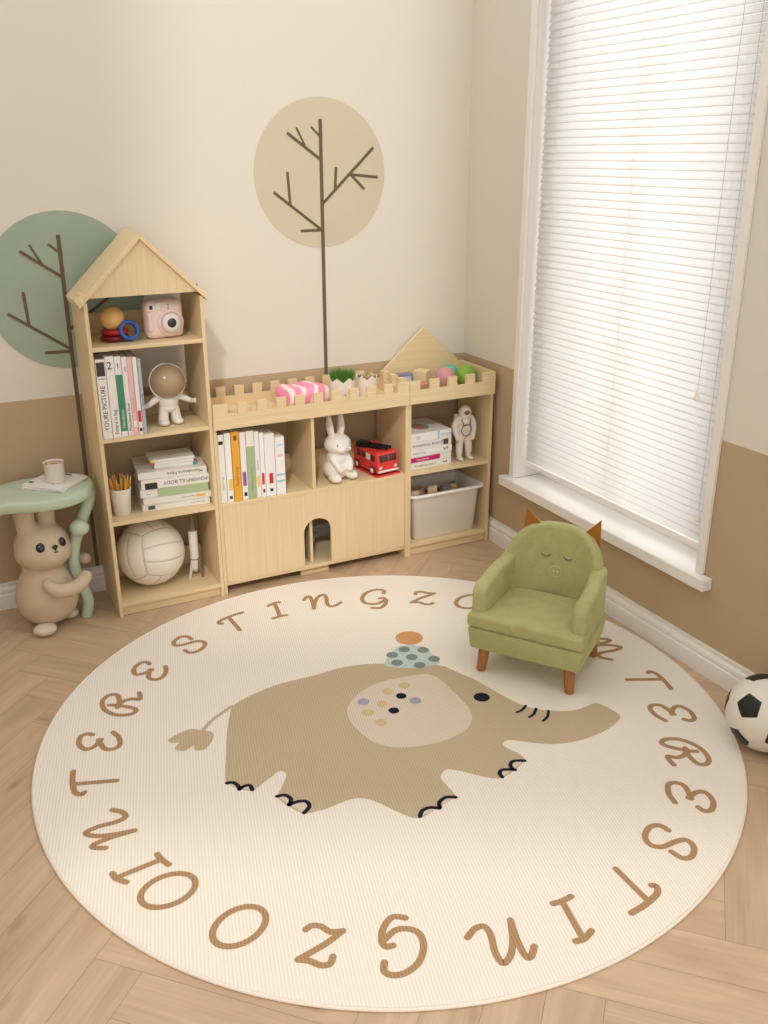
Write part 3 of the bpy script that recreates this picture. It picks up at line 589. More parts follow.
# stacks: rot about Y: -90 -> z to -x ; x to +z (text upside down); rot +90 -> z to +x, x to -z
def stack(x0,x1,yf,z0,rz,specs,up,group):
    z=z0
    for lb,t,cv,it,dx,dr in specs:
        h=(x1-x0)
        Rm=Matrix.Rotation(rz+dr,4,'Z')@(RY(-90) if not up else RY(90))
        pos=V(x1+dx,yf,z) if not up else V(x0+dx,yf,z+t)
        r=book(lb,t,.205,h,(0,0,0),(0,0,0),cv,it,group); r.location=pos; r.rotation_euler=Rm.to_euler()
        z+=t+.0009
    return z
g='books stacked beside the pencil cup'
zc=stack(-1.474,-1.229,-.236,.3685,-.09,[
('bottom white book of the stack beside the pencil cup',.024,WB,[('h','Future in fog',0.001,.001,.001,WB)][:0]+[('b',.20,.225,.2,.8,(90,86,84)),('t','Masculature Now',.007,.02,(120,112,104))],0,0),
('white book with yellow marks on its spine, second from the bottom of its stack',.025,(236,232,224),[('b',.02,.055,.3,.7,(236,190,96)),('t','Future in fog',.009,.06,(130,120,110))],.005,.03),
('pale green spined book, middle of the stack beside the pencil cup',.031,WB,[('b',.0,.185,.0,1.0,(176,196,154)),('h','1',.02,.006,.21,(120,120,110))],-.002,-.012),
('thick white book with a black picture and upside down title on its spine',.036,(240,236,230),[('b',.188,.232,.0,.66,(58,54,52)),('t','POWERFULL BODY',.0185,.006,K)],.003,.012),
('top large white book of the stack, under the small notebooks',.026,WB,[('t','Masculature Now',.018,.015,K)],-.004,-.012)],False,g)
g='small notebooks on the large book stack'
for i,(lb,t,dx,items) in enumerate([('lower small white notebook with green corner tabs, on the large book stack',.012,0,[('b',-.0005,.012,.0,1.0,(70,160,150)),('b',.150,.160,.0,1.0,(60,140,120))]),('middle small white notebook with purple and pink corner tabs, on the large book stack',.011,.003,[('b',-.0005,.010,.0,1.0,(130,90,150)),('b',.150,.160,.0,1.0,(220,80,120))]),('topmost small white notebook with a yellow corner tab',.010,-.002,[('b',.151,.160,.0,1.0,(236,196,60))])]):
    r=book(lb,t,.105,.160,(0,0,0),(0,0,0),(240,238,232),items,g,'notebook','notebook'); r.location=V(-1.262+dx,-.205+.004*i,zc); r.rotation_euler=(Matrix.Rotation(-.12+.03*i,4,'Z')@RY(-90)).to_euler(); zc+=t+.0003
g='books stacked beside the astronaut figurine'
Hh=.195
zr=stack(-.392,-.192,-.243,.3665,.05,[
('bottom white book with a sideways black 3, in the corner shelf stack',.026,WB,[('h','3',.001,0,0,WB)][:0]+[('t','POWERFULL BODY',.012,.02,(80,76,74)),('h','3',.030,.004,.158,K)],0,0),
('white book with a magenta spine band in the corner shelf stack',.027,WB,[('b',.0,.145,.12,.88,MG),('t','Masculature',.012,.03,(240,230,236))],0,.01),
('white book with a sideways black 5, in the corner shelf stack',.028,(240,238,234),[('t','Future in fog',.012,.01,(90,84,80)),('h','5',.032,.004,.158,K)],.001,-.01),
('white book with a dark square on its spine, in the corner shelf stack',.030,WB,[('t','POWERFULL BODY',.016,.01,K),('b',.160,.185,.12,.88,(74,68,64)),('b',.152,.155,.12,.88,(74,68,64))],0,.012),
('top white book of the corner shelf stack with a circle on its cover',.036,(236,234,230),[('b',.135,.142,.0,1.0,(160,196,216)),('t','Masculature',.014,.148,(150,180,200)),('b',.03,.05,.3,.7,(232,200,200))],-.003,0)],True,g)
# art on top face of the top book (its x=0 cover faces up)
bm=B(); Mt=T(-.30,-.155,zr)
lathe(bm,[(0,0),(.038,0),(.038,.0005),(0,.0005)],30,Mt); lathe(bm,[(0,.0005),(.026,.0005),(.026,.0009),(0,.0009)],30,Mt@T(-.008,-.006,0),1)
top=[o for o in COL.objects if o.get('label','').startswith('top white book of the corner')][0]
o=mk('cover_art',bm,[colr((120,168,166)),colr((214,104,96))],None); bpy.context.view_layer.update(); o.data.transform(Matrix.Translation((0,0,-.0002))); o.data.transform(top.matrix_world.inverted()); o.parent=top
# ------------------------------------------------------------------ toys in the tall bookcase
# ball on red rings + blue ring
RED=mat('red_plastic',(168,34,40),0.35,0.4,0.02); RED2=mat('dark_red_plastic',(122,20,26),0.35,0.4,0.02); YEL=mat('yellow_orange_ball',(222,180,112),0.5,0.3,0.05,20); BLUE=mat('blue_plastic',(44,96,176),0.35,0.4,0.02)
r=thing('ring_toy','dark red toy ring lying on the top shelf under the bright red ring','toy ring',(-1.497,-.168,.983),group='toy rings beside the pink camera'); bm=B(); torus(bm,(0,0,.0110),.034,.0135,flat=.81); mk('ring',bm,RED2,r,True)
r=thing('ring_toy','bright red toy ring resting on the dark red ring','toy ring',(-1.494,-.170,1.0052),group='toy rings beside the pink camera'); bm=B(); torus(bm,(0,0,.0100),.033,.013,flat=.77); mk('ring',bm,RED,r,True)
r=thing('toy_ball','yellow orange ball sitting on the stacked red rings','ball',(-1.499,-.170,1.0178)); bm=B(); ell(bm,(0,0,.040),.0405,u=32,v=20); bmesh.ops.remove_doubles(bm,verts=bm.verts[:],dist=1e-5); mk('ball',bm,YEL,r,True)
r=thing('ring_toy','blue toy ring leaning against the red rings','toy ring',(-1.455,-.208,.983),group='toy rings beside the pink camera'); bm=B()
lathe(bm,[(.0245,-.010),(.033,-.010),(.0345,-.008),(.0345,.008),(.033,.010),(.0245,.010),(.0235,.008),(.0235,-.008),(.0245,-.010)],36,T(0,0,.0368)@RZ(8)@RX(68),cap=False); bmesh.ops.remove_doubles(bm,verts=bm.verts[:],dist=1e-6); mk('ring',bm,BLUE,r,True)
# camera
PINK=mat('pink_plastic',(238,214,208),0.35,0.4,0.01); PINKD=mat('pink_trim',(214,176,172),0.35,0.4,0.01); GLS=mat('dark_lens_glass',(46,46,52),0.12,0.6,0); SILV=mat('pale_ring_plastic',(226,222,218),0.3,0.5,0); GREYM=mat('mid_grey_plastic',(150,146,142),0.3,0.5,0)
r=thing('instant_camera','pale pink instant camera with a round lens, right of the blue ring','camera',(-1.332,-.185,.983),(0,0,math.radians(5)))
bm=B(); rbox(bm,(0,0,.0655),(.066,.030,.0655),.022,5); mk('camera_body',bm,PINK,r,True)
bm=B(); rbox(bm,(-.055,-.030,.062),(.008,.008,.034),.0075,4); mk('hand_grip',bm,PINK,r,True)
L=T(.016,-.0285,.054)@RX(90)
bm=B(); lathe(bm,[(0,.011),(.041,.011),(.045,.008),(.047,0)],40,L,cap=False); mk('lens_barrel',bm,PINK,r,True)
bm=B(); lathe(bm,[(.0385,.0105),(.0385,.0135),(.034,.0135),(.033,.0105)],40,L,cap=False); mk('lens_trim_ring',bm,PINKD,r,True)
bm=B(); lathe(bm,[(.033,.0108),(.032,.0150),(.022,.0170),(.0,.0170)],36,L,cap=False); bl=mk('lens_bezel',bm,SILV,r,True)
bm=B(); lathe(bm,[(.016,.0168),(.015,.0190),(.0,.0210)],30,L,cap=False); mk('lens_glass',bm,GLS,bl,True)
bm=B(); rbox(bm,(-.022,-.0285,.110),(.012,.0035,.014),.0032,3); mk('flash_window',bm,SILV,r,True)
bm=B(); rbox(bm,(-.047,-.0275,.108),(.006,.0035,.007),.003,3); mk('viewfinder',bm,GLS,r,True)
bm=B(); rbox(bm,(.012,-.0300,.114),(.0028,.0015,.0028),.0013,2); rbox(bm,(.012,-.0300,.103),(.0028,.0015,.0028),.0013,2); mk('sensor',bm,GREYM,r,True)
bm=B(); lathe(bm,[(0,.004),(.006,.004),(.007,0),(0,0)],20,T(-.052,-.0285,.085)@RX(90)); mk('shutter_button',bm,SILV,r,True)
# toy astronaut
WHT=mat('white_vinyl',(236,230,222),0.45,0.35,0.01); HEL=mat('amber_visor_glass',(204,176,144),0.12,0.6,0.06,12,trans=0.35)
r=thing('toy_astronaut','white toy astronaut with a big round amber helmet and spread arms','toy figure',(-1.338,-.185,.6722),(0,0,math.radians(4)))
bm=B()
tube(bm,[(-.024,0,.018),(-.021,0,.045),(-.016,0,.070)],[.0185,.0175,.017],16); tube(bm,[(.024,0,.018),(.021,0,.045),(.016,0,.070)],[.0185,.0175,.017],16)
ell(bm,(-.025,-.010,.0125),(.019,.026,.0125)); ell(bm,(.027,-.010,.0125),(.019,.026,.0125))
ell(bm,(0,0,.086),(.036,.026,.036)); ell(bm,(0,0,.062),(.033,.024,.018))
for s in (-1,1):
    tube(bm,[(s*.028,0,.105),(s*.052,-.004,.094),(s*.074,-.008,.082)],[.0135,.012,.010],12)
    ell(bm,(s*.081,-.009,.079),(.0115,.008,.008))
    for k,a in enumerate((-28,0,28)): tube(bm,[(s*.082,-.009,.078),(s*(.082+.015*math.cos(math.radians(a))),-.011,.078+.015*math.sin(math.radians(a)))],[.0040,.0036],8)
    tube(bm,[(s*.076,-.012,.082),(s*.078,-.022,.086)],[.0042,.0036],8)
ell(bm,(0,.026,.088),(.026,.014,.030)); 
melt('body',bm,WHT,r,.0022,3)
bm=B(); torus(bm,(0,0,.113),.027,.006,flat=.8); mk('helmet_collar',bm,WHT,r,True)
bm=B(); ell(bm,(0,0,.154),.047,u=32,v=20); mk('face_ball',bm,mat('beige_face',(206,176,150),0.5,0.3,0.03),r,True)
bm=B(); ell(bm,(0,0,.156),(.064,.062,.060),u=40,v=26); mk('helmet',bm,HEL,r,True)
bm=B(); torus(bm,(0,-.006,.156),.0625,.0035,RX(78),48,10); mk('helmet_rim',bm,WHT,r,True)
# pencil cup
CER=mat('white_ceramic',(236,230,220),0.3,0.5,0.005)
r=thing('pencil_cup','white ceramic cup holding yellow pencils beside the book stack','cup',(-1.541,-.196,.3682))
bm=B(); lathe(bm,[(0,0),(.0285,0),(.030,.002),(.0375,.094),(.0385,.100),(.0365,.1005),(.035,.094),(.028,.006),(0,.006)],40); mk('cup_body',bm,CER,r,True)
YP=mat('pencil_yellow',(226,160,50),0.4,0.4,0.02); PW=mat('pencil_wood',(214,172,120),0.7,0.2,0.03); PT=mat('pencil_lead',(60,54,50),0.6,0.2,0)
pr=None
for i in range(14):
    a=i*2.4; q=.006+.021*math.sqrt((i+.5)/14); bx,by=q*.45*math.cos(a),q*.45*math.sin(a); tx,ty=(q+.0075)*math.cos(a),(q+.0075)*math.sin(a)
    hgt=.150+.012*math.sin(i*1.7); d=V(tx-bx,ty-by,.1).normalized(); rot=d.to_track_quat('Z','Y').to_euler()
    loc=(-1.541+bx,-.196+by,.3682+.0068)
    if pr is None:
        pr=thing('pencil','sharpened yellow pencil standing in the white cup','pencil',loc,rot,'pencils in the white cup')
        bm=B(); lathe(bm,[(0,0),(.0035,0),(.0035,.125),],6,cap=True); mk('pencil_barrel',bm,YP,pr)
        bm=B(); lathe(bm,[(.0035,.1251),(.0012,.139)],10,cap=True); mk('sharpened_wood',bm,PW,pr)
        bm=B(); lathe(bm,[(.0012,.1391),(0,.144)],8,cap=False); mk('lead_tip',bm,PT,pr)
    else: dup(pr,loc,rot)
# volleyball
def volleyball():
    r=thing('volleyball','cream white volleyball filling the lowest shelf of the tall bookcase','ball',(-1.444,-.135,.0502),(math.radians(4),math.radians(-8),math.radians(-12)))
    bm=B(); N=60; Rb=.1255
    faces=[(V(0,-1,0),V(1,0,0),V(0,0,1)),(V(0,1,0),V(1,0,0),V(0,0,1)),(V(1,0,0),V(0,0,1),V(0,1,0)),(V(-1,0,0),V(0,0,1),V(0,1,0)),(V(0,0,1),V(0,1,0),V(1,0,0)),(V(0,0,-1),V(0,1,0),V(1,0,0))]
    for n,a,b in faces:
        g=[]
        for i in range(N+1):
            rw=[]
            for j in range(N+1):
                s,t=2*i/N-1,2*j/N-1; p=(n+a*math.tan(s*PI/4)+b*math.tan(t*PI/4)).normalized()
                d=min(1-abs(s),1-abs(t),abs(abs(t)-1/3)); gr=.0034*math.exp(-(d/.030)**2)
                rw.append(bm.verts.new(p*(Rb-gr)))
            g.append(rw)
        for i in range(N):
            for j in range(N):
                s,t=abs(2*(i+.5)/N-1),abs(2*(j+.5)/N-1); f=bm.faces.new([g[i][j],g[i+1][j],g[i+1][j+1],g[i][j+1]]); f.material_index=1 if min(1-s,1-t)<.017 or abs(t-1/3)<.017 else 0
    bmesh.ops.remove_doubles(bm,verts=bm.verts[:],dist=1e-5)
    for v in bm.verts: v.co.z+=Rb
    o=mk('ball_skin',bm,[mat('volleyball_leather',(240,232,220),0.5,0.35,0.01,90,0.15),mat('volleyball_seam',(212,202,188),0.7,0.2,0)],r,True)
    r.rotation_euler=(0,0,0); Mr=RZ(22)@RX(-16)@RY(7); o.data.transform(T(0,0,Rb)@Mr@T(0,0,-Rb)); 
volleyball()
# rocket
r=thing('toy_rocket','slim white toy rocket with four fins standing beside the volleyball','toy rocket',(-1.283,-.150,.0502))
BRZ=mat('rocket_nose_brown',(132,110,92),0.3,0.5,0.02); 
bm=B(); lathe(bm,[(0,.018),(.009,.018),(.011,.030),(.0165,.040),(.0165,.188),(.0,.188)],28); mk('rocket_body',bm,WHT,r,True).data
bm=B(); lathe(bm,[(.0160,.1882),(.0150,.205),(.0105,.228),(.004,.246),(0,.250)],24,cap=False); lathe(bm,[(0,.1881),(.0160,.1882)],24,cap=False); mk('nose_cone',bm,BRZ,r,True)
for k in range(4):
    bm=B(); prism(bm,[(.0155,.075),(.028,.045),(.038,.0),(.029,.0),(.024,.020),(.0155,.030)],1,-.0022,.0022,0,RZ(35+90*k)); mk('fin',bm,BRZ if k%2 else WHT,r)
bm=B(); lathe(bm,[(.0169,.070),(.0169,.0735)],28,cap=False); mk('body_band',bm,mat('thin_dark_band',(90,84,78),0.5,0.3,0),r)
# ------------------------------------------------------------------ castle unit toys
# generic ceramic rabbit
r=thing('rabbit_figurine','plain white ceramic rabbit ornament with upright ears beside the red bus','ornament',(-.697,-.200,.3682),(0,0,math.radians(14))); r.scale=(1.14,1.1,1.03)
bm=B()
ell(bm,(0,.005,.045),(.050,.046,.046)); ell(bm,(0,0,.085),(.040,.036,.045)); ell(bm,(0,-.004,.142),(.049,.045,.040)); ell(bm,(0,-.036,.131),(.021,.020,.016))
for s in (-1,1):
    tube(bm,[(s*.017,.004,.165),(s*.024,.006,.205),(s*.025,.010,.245)],[.012,.0175,.0115],14,flat=.7)
    ell(bm,(s*.035,-.033,.019),(.020,.031,.018)); tube(bm,[(s*.030,-.014,.092),(s*.028,-.036,.070),(s*.020,-.046,.050)],[.013,.012,.012],12); ell(bm,(s*.016,-.040,.128),(.014,.012,.011))
ell(bm,(0,.050,.030),(.016,.014,.016))
melt('rabbit_body',bm,WHT,r,.0026,5)
bm=B()
for s in (-1,1): ell(bm,(s*.0265,-.0400,.148),(.0028,.0022,.0034),u=12,v=8)
mk('eyes',bm,INK,r,True)
bm=B(); ell(bm,(0,-.0555,.134),(.0042,.003,.0028),u=12,v=8); mk('nose',bm,mat('rabbit_nose_pink',(206,160,150),0.5,0.3,0),r,True)
# bus
BUSR=mat('bus_red',(226,66,64),0.3,0.45,0.01); BUSW=mat('bus_white',(232,226,218),0.35,0.4,0); WIN=mat('bus_window_dark',(70,38,40),0.2,0.6,0.0); BLK=mat('black_plastic',(26,28,28),0.35,0.45,0); TYR=mat('tyre_dark_red',(110,30,34),0.6,0.3,0)
r=thing('toy_bus','small red toy bus with a black ladder on its roof','toy bus',(-.512,-.170,.3682),(0,0,math.radians(8))); r.scale=(1.06,1.06,1.06)
bm=B(); hw_,hl,zb,zt=.0475,.083,.013,.092
prism(bm,[(-hl,zb),(hl,zb),(hl,zt-.004),(hl-.004,zt),(-hl+.014,zt),(-hl+.006,zt-.004),(-hl,.052)],0,-hw_,hw_); mk('bus_body',bm,BUSR,r,bevel=.004)
bm=B(); box(bm,-.056,.056,-.086,.086,.0,.0045); mk('base_plate',bm,BUSR,r,bevel=.001)
Mw=T(0,-hl+.0022,.070)@RX(-10)
bm=B(); rbox(bm,(0,-.0003,0),(.038,.0016,.0135),.0015,2,Mw); w_=mk('windscreen',bm,WIN,r,True)
bm=B(); box(bm,-.0012,.0012,-.0028,-.0012,-.0135,.0135,0,Mw); box(bm,-.040,.040,-.0028,-.0012,.013,.015,0,Mw); box(bm,-.040,.040,-.0028,-.0012,-.015,-.013,0,Mw); mk('windscreen_trim',bm,BUSR,w_)
bm=B(); rbox(bm,(0,-hl-.002,.020),(.047,.0035,.0042),.003,3); mk('bumper',bm,SILV,r,True)
for s in (-1,1):
    bm=B(); lathe(bm,[(0,.0025),(.005,.002),(.0065,0)],16,T(s*.034,-hl,.034)@RX(90),cap=False); mk('headlight',bm,BUSW,r,True)
for s in (-1,1):
    for k,yy in enumerate((-.050,-.018,.014,.046)):
        bm=B(); box(bm,min(s*hw_,s*(hw_+.0012)),max(s*hw_,s*(hw_+.0012)),yy-.012,yy+.012,.056,.080); mk('side_window',bm,WIN if k!=1 else BUSW,r,bevel=.0005)
    for yy in (-.052,.052):
        bm=B(); lathe(bm,[(0,-.004),(.014,-.004),(.0165,-.002),(.0165,.006),(.014,.0085),(0,.0085)],24,T(s*(hw_-.002),yy,.0215)@RY(s*90)); w_=mk('wheel',bm,TYR,r,True)
        bm=B(); lathe(bm,[(.010,.0086),(.009,.0105),(0,.0112)],20,T(s*(hw_-.002),yy,.0215)@RY(s*90),cap=False); mk('hub_cap',bm,BUSW,w_,True)
bm=B(); Ml=T(-.012,-.012,.104)@RZ(24)
box(bm,-.014,-.010,-.065,.062,-.005,.005,0,Ml); box(bm,.010,.014,-.065,.062,-.005,.005,0,Ml)
for k in range(9): box(bm,-.0105,.0105,-.062+k*.015,-.057+k*.015,-.003,.003,0,Ml)
box(bm,-.018,.018,.030,.075,-.012,.007,0,Ml); box(bm,-.009,.009,-.030,.03,-.0118,-.004,0,Ml)
mk('roof_ladder',bm,BLK,r,bevel=.001)
# hidden toy in arch
r=thing('plush_whale','small white toy lying inside the arched cabinet','toy',(-.775,-.075,.0502),(0,0,.5)); r.scale=(.6,.6,.8)
bm=B(); ell(bm,(0,0,.026),(.048,.030,.026)); ell(bm,(.055,0,.040),(.022,.008,.010)); ell(bm,(.072,.012,.046),(.013,.012,.005),RZ(30)); ell(bm,(.072,-.012,.046),(.013,.012,.005),RZ(-30)); melt('toy_body',bm,WHT,r,.003,4)
# top deck of castle
r=thing('pink_cushion','soft pink and white squishy toy lying behind the battlements','soft toy',(-.800,-.118,.6682),(0,0,math.radians(10)))
PKM,nt,pb_=base_mat('pink_white_swirl'); tc=nt.nodes.new('ShaderNodeTexCoord'); wv=nt.nodes.new('ShaderNodeTexWave'); wv.inputs['Scale'].default_value=5; wv.inputs['Distortion'].default_value=9; wv.inputs['Detail'].default_value=1
cr=nt.nodes.new('ShaderNodeValToRGB'); cr.color_ramp.elements[0].color=rgb(244,150,182); cr.color_ramp.elements[0].position=.55; cr.color_ramp.elements[1].color=rgb(248,232,224); cr.color_ramp.elements[1].position=.9
nt.links.new(tc.outputs['Object'],wv.inputs['Vector']); nt.links.new(wv.outputs['Fac'],cr.inputs[0]); nt.links.new(cr.outputs[0],pb_.inputs['Base Color']); pb_.inputs['Roughness'].default_value=.55
bm=B(); rbox(bm,(0,0,.038),(.098,.066,.038),.034,6)
for v in bm.verts: v.co.z+=.004*math.sin(v.co.x*70)*(v.co.z>.04); v.co.y*=1+.06*math.sin(v.co.x*60)
mk('cushion_body',bm,PKM,r,True)
r=thing('wooden_block','flat pale wooden block on the castle deck left of the pink toy','toy block',(-1.075,-.15,.6682),(0,0,.1)); bm=B(); box(bm,-.045,.045,-.03,.03,0,.03); mk('block_body',bm,WX,r,bevel=.002)
r=thing('wooden_block','triangular wooden block on the castle deck beside the pink toy','toy block',(-.945,-.13,.6682),(0,0,-.2)); bm=B(); prism(bm,[(-.035,0),(.035,0),(0,.036)],1,-.015,.015); mk('block_body',bm,WY,r,bevel=.0015)
GRS=mat('grass_green',(86,142,62),0.7,0.2,0.2,60); GRS2=mat('succulent_green',(120,146,92),0.6,0.2,0.15,60); SOIL=mat('soil',(90,68,50),0.9,0.1,0.2,80); POT=mat('pot_white',(240,228,220),0.4,0.4,0.01); CHK=mat('pot_blush',(226,170,160),0.6,0.2,0)
def potp(name,label,loc,R,H,plant,rz):
    r=thing(name,label,'potted plant',loc,(0,0,rz)); bm=B(); N=48; rings=[]
    prof=[(0,0),(R*.78,0),(R*.82,.002)]
    def top(k): 
        ph=(k/N*6)%1; return H+ (R*.38)*(1-abs(ph-.5)*2)
    cols=[]
    for k in range(N):
        a=2*PI*k/N; c,s=math.cos(a),math.sin(a); zt=top(k)
        pts=[(R*.80,.0),(R*.86,.012),(R*.97,H*.6),(R,zt),(R*.955,zt),(R*.92,H*.6),(R*.80,.008)]
        cols.append([bm.verts.new((q*c,q*s,z)) for q,z in pts])
    for k in range(N):
        a,b=cols[k],cols[(k+1)%N]
        for j in range(6): bm.faces.new([a[j],b[j],b[j+1],a[j+1]])
    bm.faces.new([c[0] for c in cols]); bm.faces.new([c[-1] for c in cols])
    mk('flower_pot',bm,POT,r)
    bm=B(); lathe(bm,[(0,H*.72),(R*.91,H*.72)],32,cap=False); lathe(bm,[(R*.91,H*.72),(R*.9,H*.70)],32,cap=False); mk('soil',bm,SOIL,r)
    bm=B()
    for s in (-1,1): lathe(bm,[(0,.0006),(R*.10,.0006),(R*.10,0)],14,T(s*R*.35,0,H*.42)@T(0,-math.sqrt((R*.945)**2-(R*.35)**2)-.0004,0)@RX(90),cap=False)
    mk('pot_cheeks',bm,CHK,r)
    plant(r,R,H); return r
def grass(r,R,H):
    bm=B(); rnd=random.Random(3)
    for i in range(900):
        a=rnd.random()*2*PI; q=R*.86*math.sqrt(rnd.random()); x,y=q*math.cos(a),q*math.sin(a); h=.052+.024*rnd.random(); lx,ly=x*.35+rnd.uniform(-.006,.006),y*.35+rnd.uniform(-.006,.006); w=.0011; b=rnd.random()*PI; cx_,cy_=w*math.cos(b),w*math.sin(b)
        z=H*.72; v=[bm.verts.new(p) for p in ((x-cx_,y-cy_,z),(x+cx_,y+cy_,z),(x+lx*.4+cx_*.7,y+ly*.4+cy_*.7,z+h*.6),(x+lx*.4-cx_*.7,y+ly*.4-cy_*.7,z+h*.6),(x+lx,y+ly,z+h))]
        bm.faces.new([v[0],v[1],v[2],v[3]]); bm.faces.new([v[3],v[2],v[4]])
    o=mk('grass',bm,GRS,r); o['kind']='stuff'
def succ(r,R,H):
    bm=B(); rnd=random.Random(5)
    for i in range(14):
        a=i*2.4; q=R*.8*math.sqrt((i+.5)/14); c=V(q*math.cos(a),q*math.sin(a),H*.95+.008*rnd.random())
        for k in range(9):
            b=k*2.4; tl_=.35+.08*k; d=V(math.cos(b)*math.sin(tl_),math.sin(b)*math.sin(tl_),math.cos(tl_)); ell(bm,c+d*.0075,(.0036,.0022,.0080),d.to_track_quat('Z','Y').to_matrix(),6,5,mi=i%3)
    o=mk('succulents',bm,[GRS2,mat('succulent_blush',(206,164,140),0.6,0.2,0.1),mat('succulent_yellow',(206,190,120),0.6,0.2,0.1)],r,True); o['kind']='stuff'
potp('potted_grass','white zigzag-rimmed pot of bright green grass on the castle deck',(-.646,-.150,.6682),.048,.080,grass,.2)
potp('potted_succulents','white zigzag-rimmed pot of small pinkish succulents right of the grass pot',(-.535,-.140,.6682),.041,.078,succ,.1)
# corner unit deck
r=thing('picture_box','small grey blue box with a white square on the lid, on the corner shelf top','box',(-.345,-.095,.6682),(math.radians(0),0,math.radians(-8))); bm=B(); box(bm,-.036,.036,-.016,.016,0,.066); mk('box_body',bm,mat('grey_blue_card',(120,132,150),0.5,0.3,0.02),r,bevel=.002)
bm=B(); box(bm,-.026,.026,-.0165,-.016,.014,.056); mk('box_panel',bm,mat('pale_card',(196,200,206),0.5,0.3,0.05,60),r); bm=B(); box(bm,-.008,.008,-.0172,-.0165,.027,.043); mk('box_mark',bm,BUSW,r)
r=thing('wooden_cube','large pale wooden cube on the corner shelf top behind the pink ball','toy block',(-.252,-.083,.6682),(0,0,math.radians(38))); bm=B(); box(bm,-.029,.029,-.029,.029,0,.070); mk('block_body',bm,WX,r,bevel=.003)
r=thing('fabric_cube','small brown cube behind the left battlement of the corner shelf','toy block',(-.312,-.20,.6682),(0,0,.2)); bm=B(); box(bm,-.024,.024,-.024,.024,0,.046); mk('cube_body',bm,mat('brown_felt',(188,146,112),0.8,0.1,0.08,90,.3),r,bevel=.003)
def pball(lb,c,r_,col):
    r=thing('play_ball',lb,'ball',(c[0],c[1],.6682),group='play balls on the corner shelf'); bm=B(); ell(bm,(0,0,r_),r_,u=32,v=20); bmesh.ops.remove_doubles(bm,verts=bm.verts[:],dist=1e-5); mk('ball',bm,mat('ball_%d'%col[0],col,0.45,0.35,0.04,25),r,True)
pball('dusty pink play ball on the corner shelf top',(-.180,-.150),.0435,(206,150,152)); pball('turquoise play ball behind the green one',(-.112,-.069),.0375,(98,196,178)); pball('lime green play ball in the right corner of the shelf top',(-.083,-.151),.0435,(142,182,66))
r=thing('wooden_cube','tiny wooden cube at the back right of the corner shelf top','toy block',(-.058,-.052,.6682),(0,0,.3)); bm=B(); box(bm,-.012,.012,-.012,.012,0,.05); mk('block_body',bm,WZ,r,bevel=.002)
# astronaut figurine
PLS=mat('plaster_white',(226,216,204),0.6,0.25,0.03,60,.15); STR=mat('strap_dark',(96,84,72),0.7,0.2,0.03)
r=thing('astronaut_figurine','white plaster astronaut standing beside the corner shelf book stack','ornament',(-.119,-.208,.3662),(0,0,math.radians(-4))); r.scale=(1.06,1.06,1.04)
bm=B()
for s in (-1,1):
    tube(bm,[(s*.020,-.002,.018),(s*.021,-.003,.045),(s*.018,0,.075),(s*.014,0,.102)],[.0115,.0145,.0160,.0175],14)
    ell(bm,(s*.022,-.012,.009),(.0125,.024,.009))
    tube(bm,[(s*.029,0,.168),(s*.041,0,.145),(s*.041,-.004,.122),(s*.035,-.012,.100)],[.0145,.0130,.0115,.0095],12)
    ell(bm,(s*.034,-.014,.092),(.009,.009,.0095))
    for k in range(3): torus(bm,(s*.020,-.002,.034+.014*k),.0120,.0034,None,20,8)
    for k in range(4): tube(bm,[(s*(.030+.0018*k),-.020+.004*k,.090),(s*(.030+.0018*k),-.021+.004*k,.082)],[.0022,.0018],6)
ell(bm,(0,0,.128),(.0295,.0225,.030)); ell(bm,(0,0,.158),(.0315,.022,.022)); ell(bm,(0,0,.105),(.028,.022,.018)); rbox(bm,(-.004,.026,.150),(.026,.013,.036),.008,3)
ell(bm,(0,-.002,.200),(.0245,.0255,.0255)); torus(bm,(0,0,.180),.018,.0055)
melt('suit_body',bm,PLS,r,.0018,2)
bm=B(); ell(bm,(0,-.0125,.200),(.0175,.0165,.0155)); mk('visor',bm,mat('visor_brown',(120,100,84),0.2,0.5,0.03),r,True)
bm=B(); torus(bm,(0,-.019,.200),.0165,.0034,RX(80),30,8); mk('visor_rim',bm,PLS,r,True)
bm=B(); 
for s in (-1,1): tube(bm,[(s*.020,-.016,.172),(s*.014,-.0240,.152),(s*.022,-.0220,.128),(s*.012,-.0235,.108),(0,-.0245,.104)],.0017,6)
tube(bm,[(-.013,-.0250,.150),(.013,-.0250,.150)],.0016,6); mk('harness_straps',bm,STR,r,True)
bm=B(); rbox(bm,(0,-.0245,.138),(.011,.004,.008),.003,3); mk('chest_pack',bm,PLS,r,True)
# bin
BIN=mat('bin_plastic',(236,231,224),0.45,0.35,0.005)
r=thing('storage_bin','pale grey plastic storage bin full of small toys under the corner shelf stack','storage bin',(-.2205,-.152,.0502)); r.scale=(1.035,1.03,1.0)
bm=B()
def rr(hx,hy,z,rad,n=6):
    o=[]
    for cx_,cy_,a0 in ((hx-rad,hy-rad,0),(-hx+rad,hy-rad,90),(-hx+rad,-hy+rad,180),(hx-rad,-hy+rad,270)):
        for k in range(n+1): a=math.radians(a0+90*k/n); o.append(bm.verts.new((cx_+rad*math.cos(a),cy_+rad*math.sin(a),z)))
    return o
prf=[(.138,.084,0,.018),(.143,.088,.004,.02),(.157,.100,.192,.022),(.160,.103,.196,.024),(.172,.115,.198,.028),(.175,.118,.200,.03),(.175,.118,.207,.03),(.172,.115,.210,.028),(.158,.101,.208,.022),(.153,.096,.200,.02),(.140,.085,.006,.018)]
Rg=[rr(*p) for p in prf]
for a,b in zip(Rg[:-1],Rg[1:]):
    for k in range(len(a)): bm.faces.new([a[k],a[(k+1)%len(a)],b[(k+1)%len(a)],b[k]])
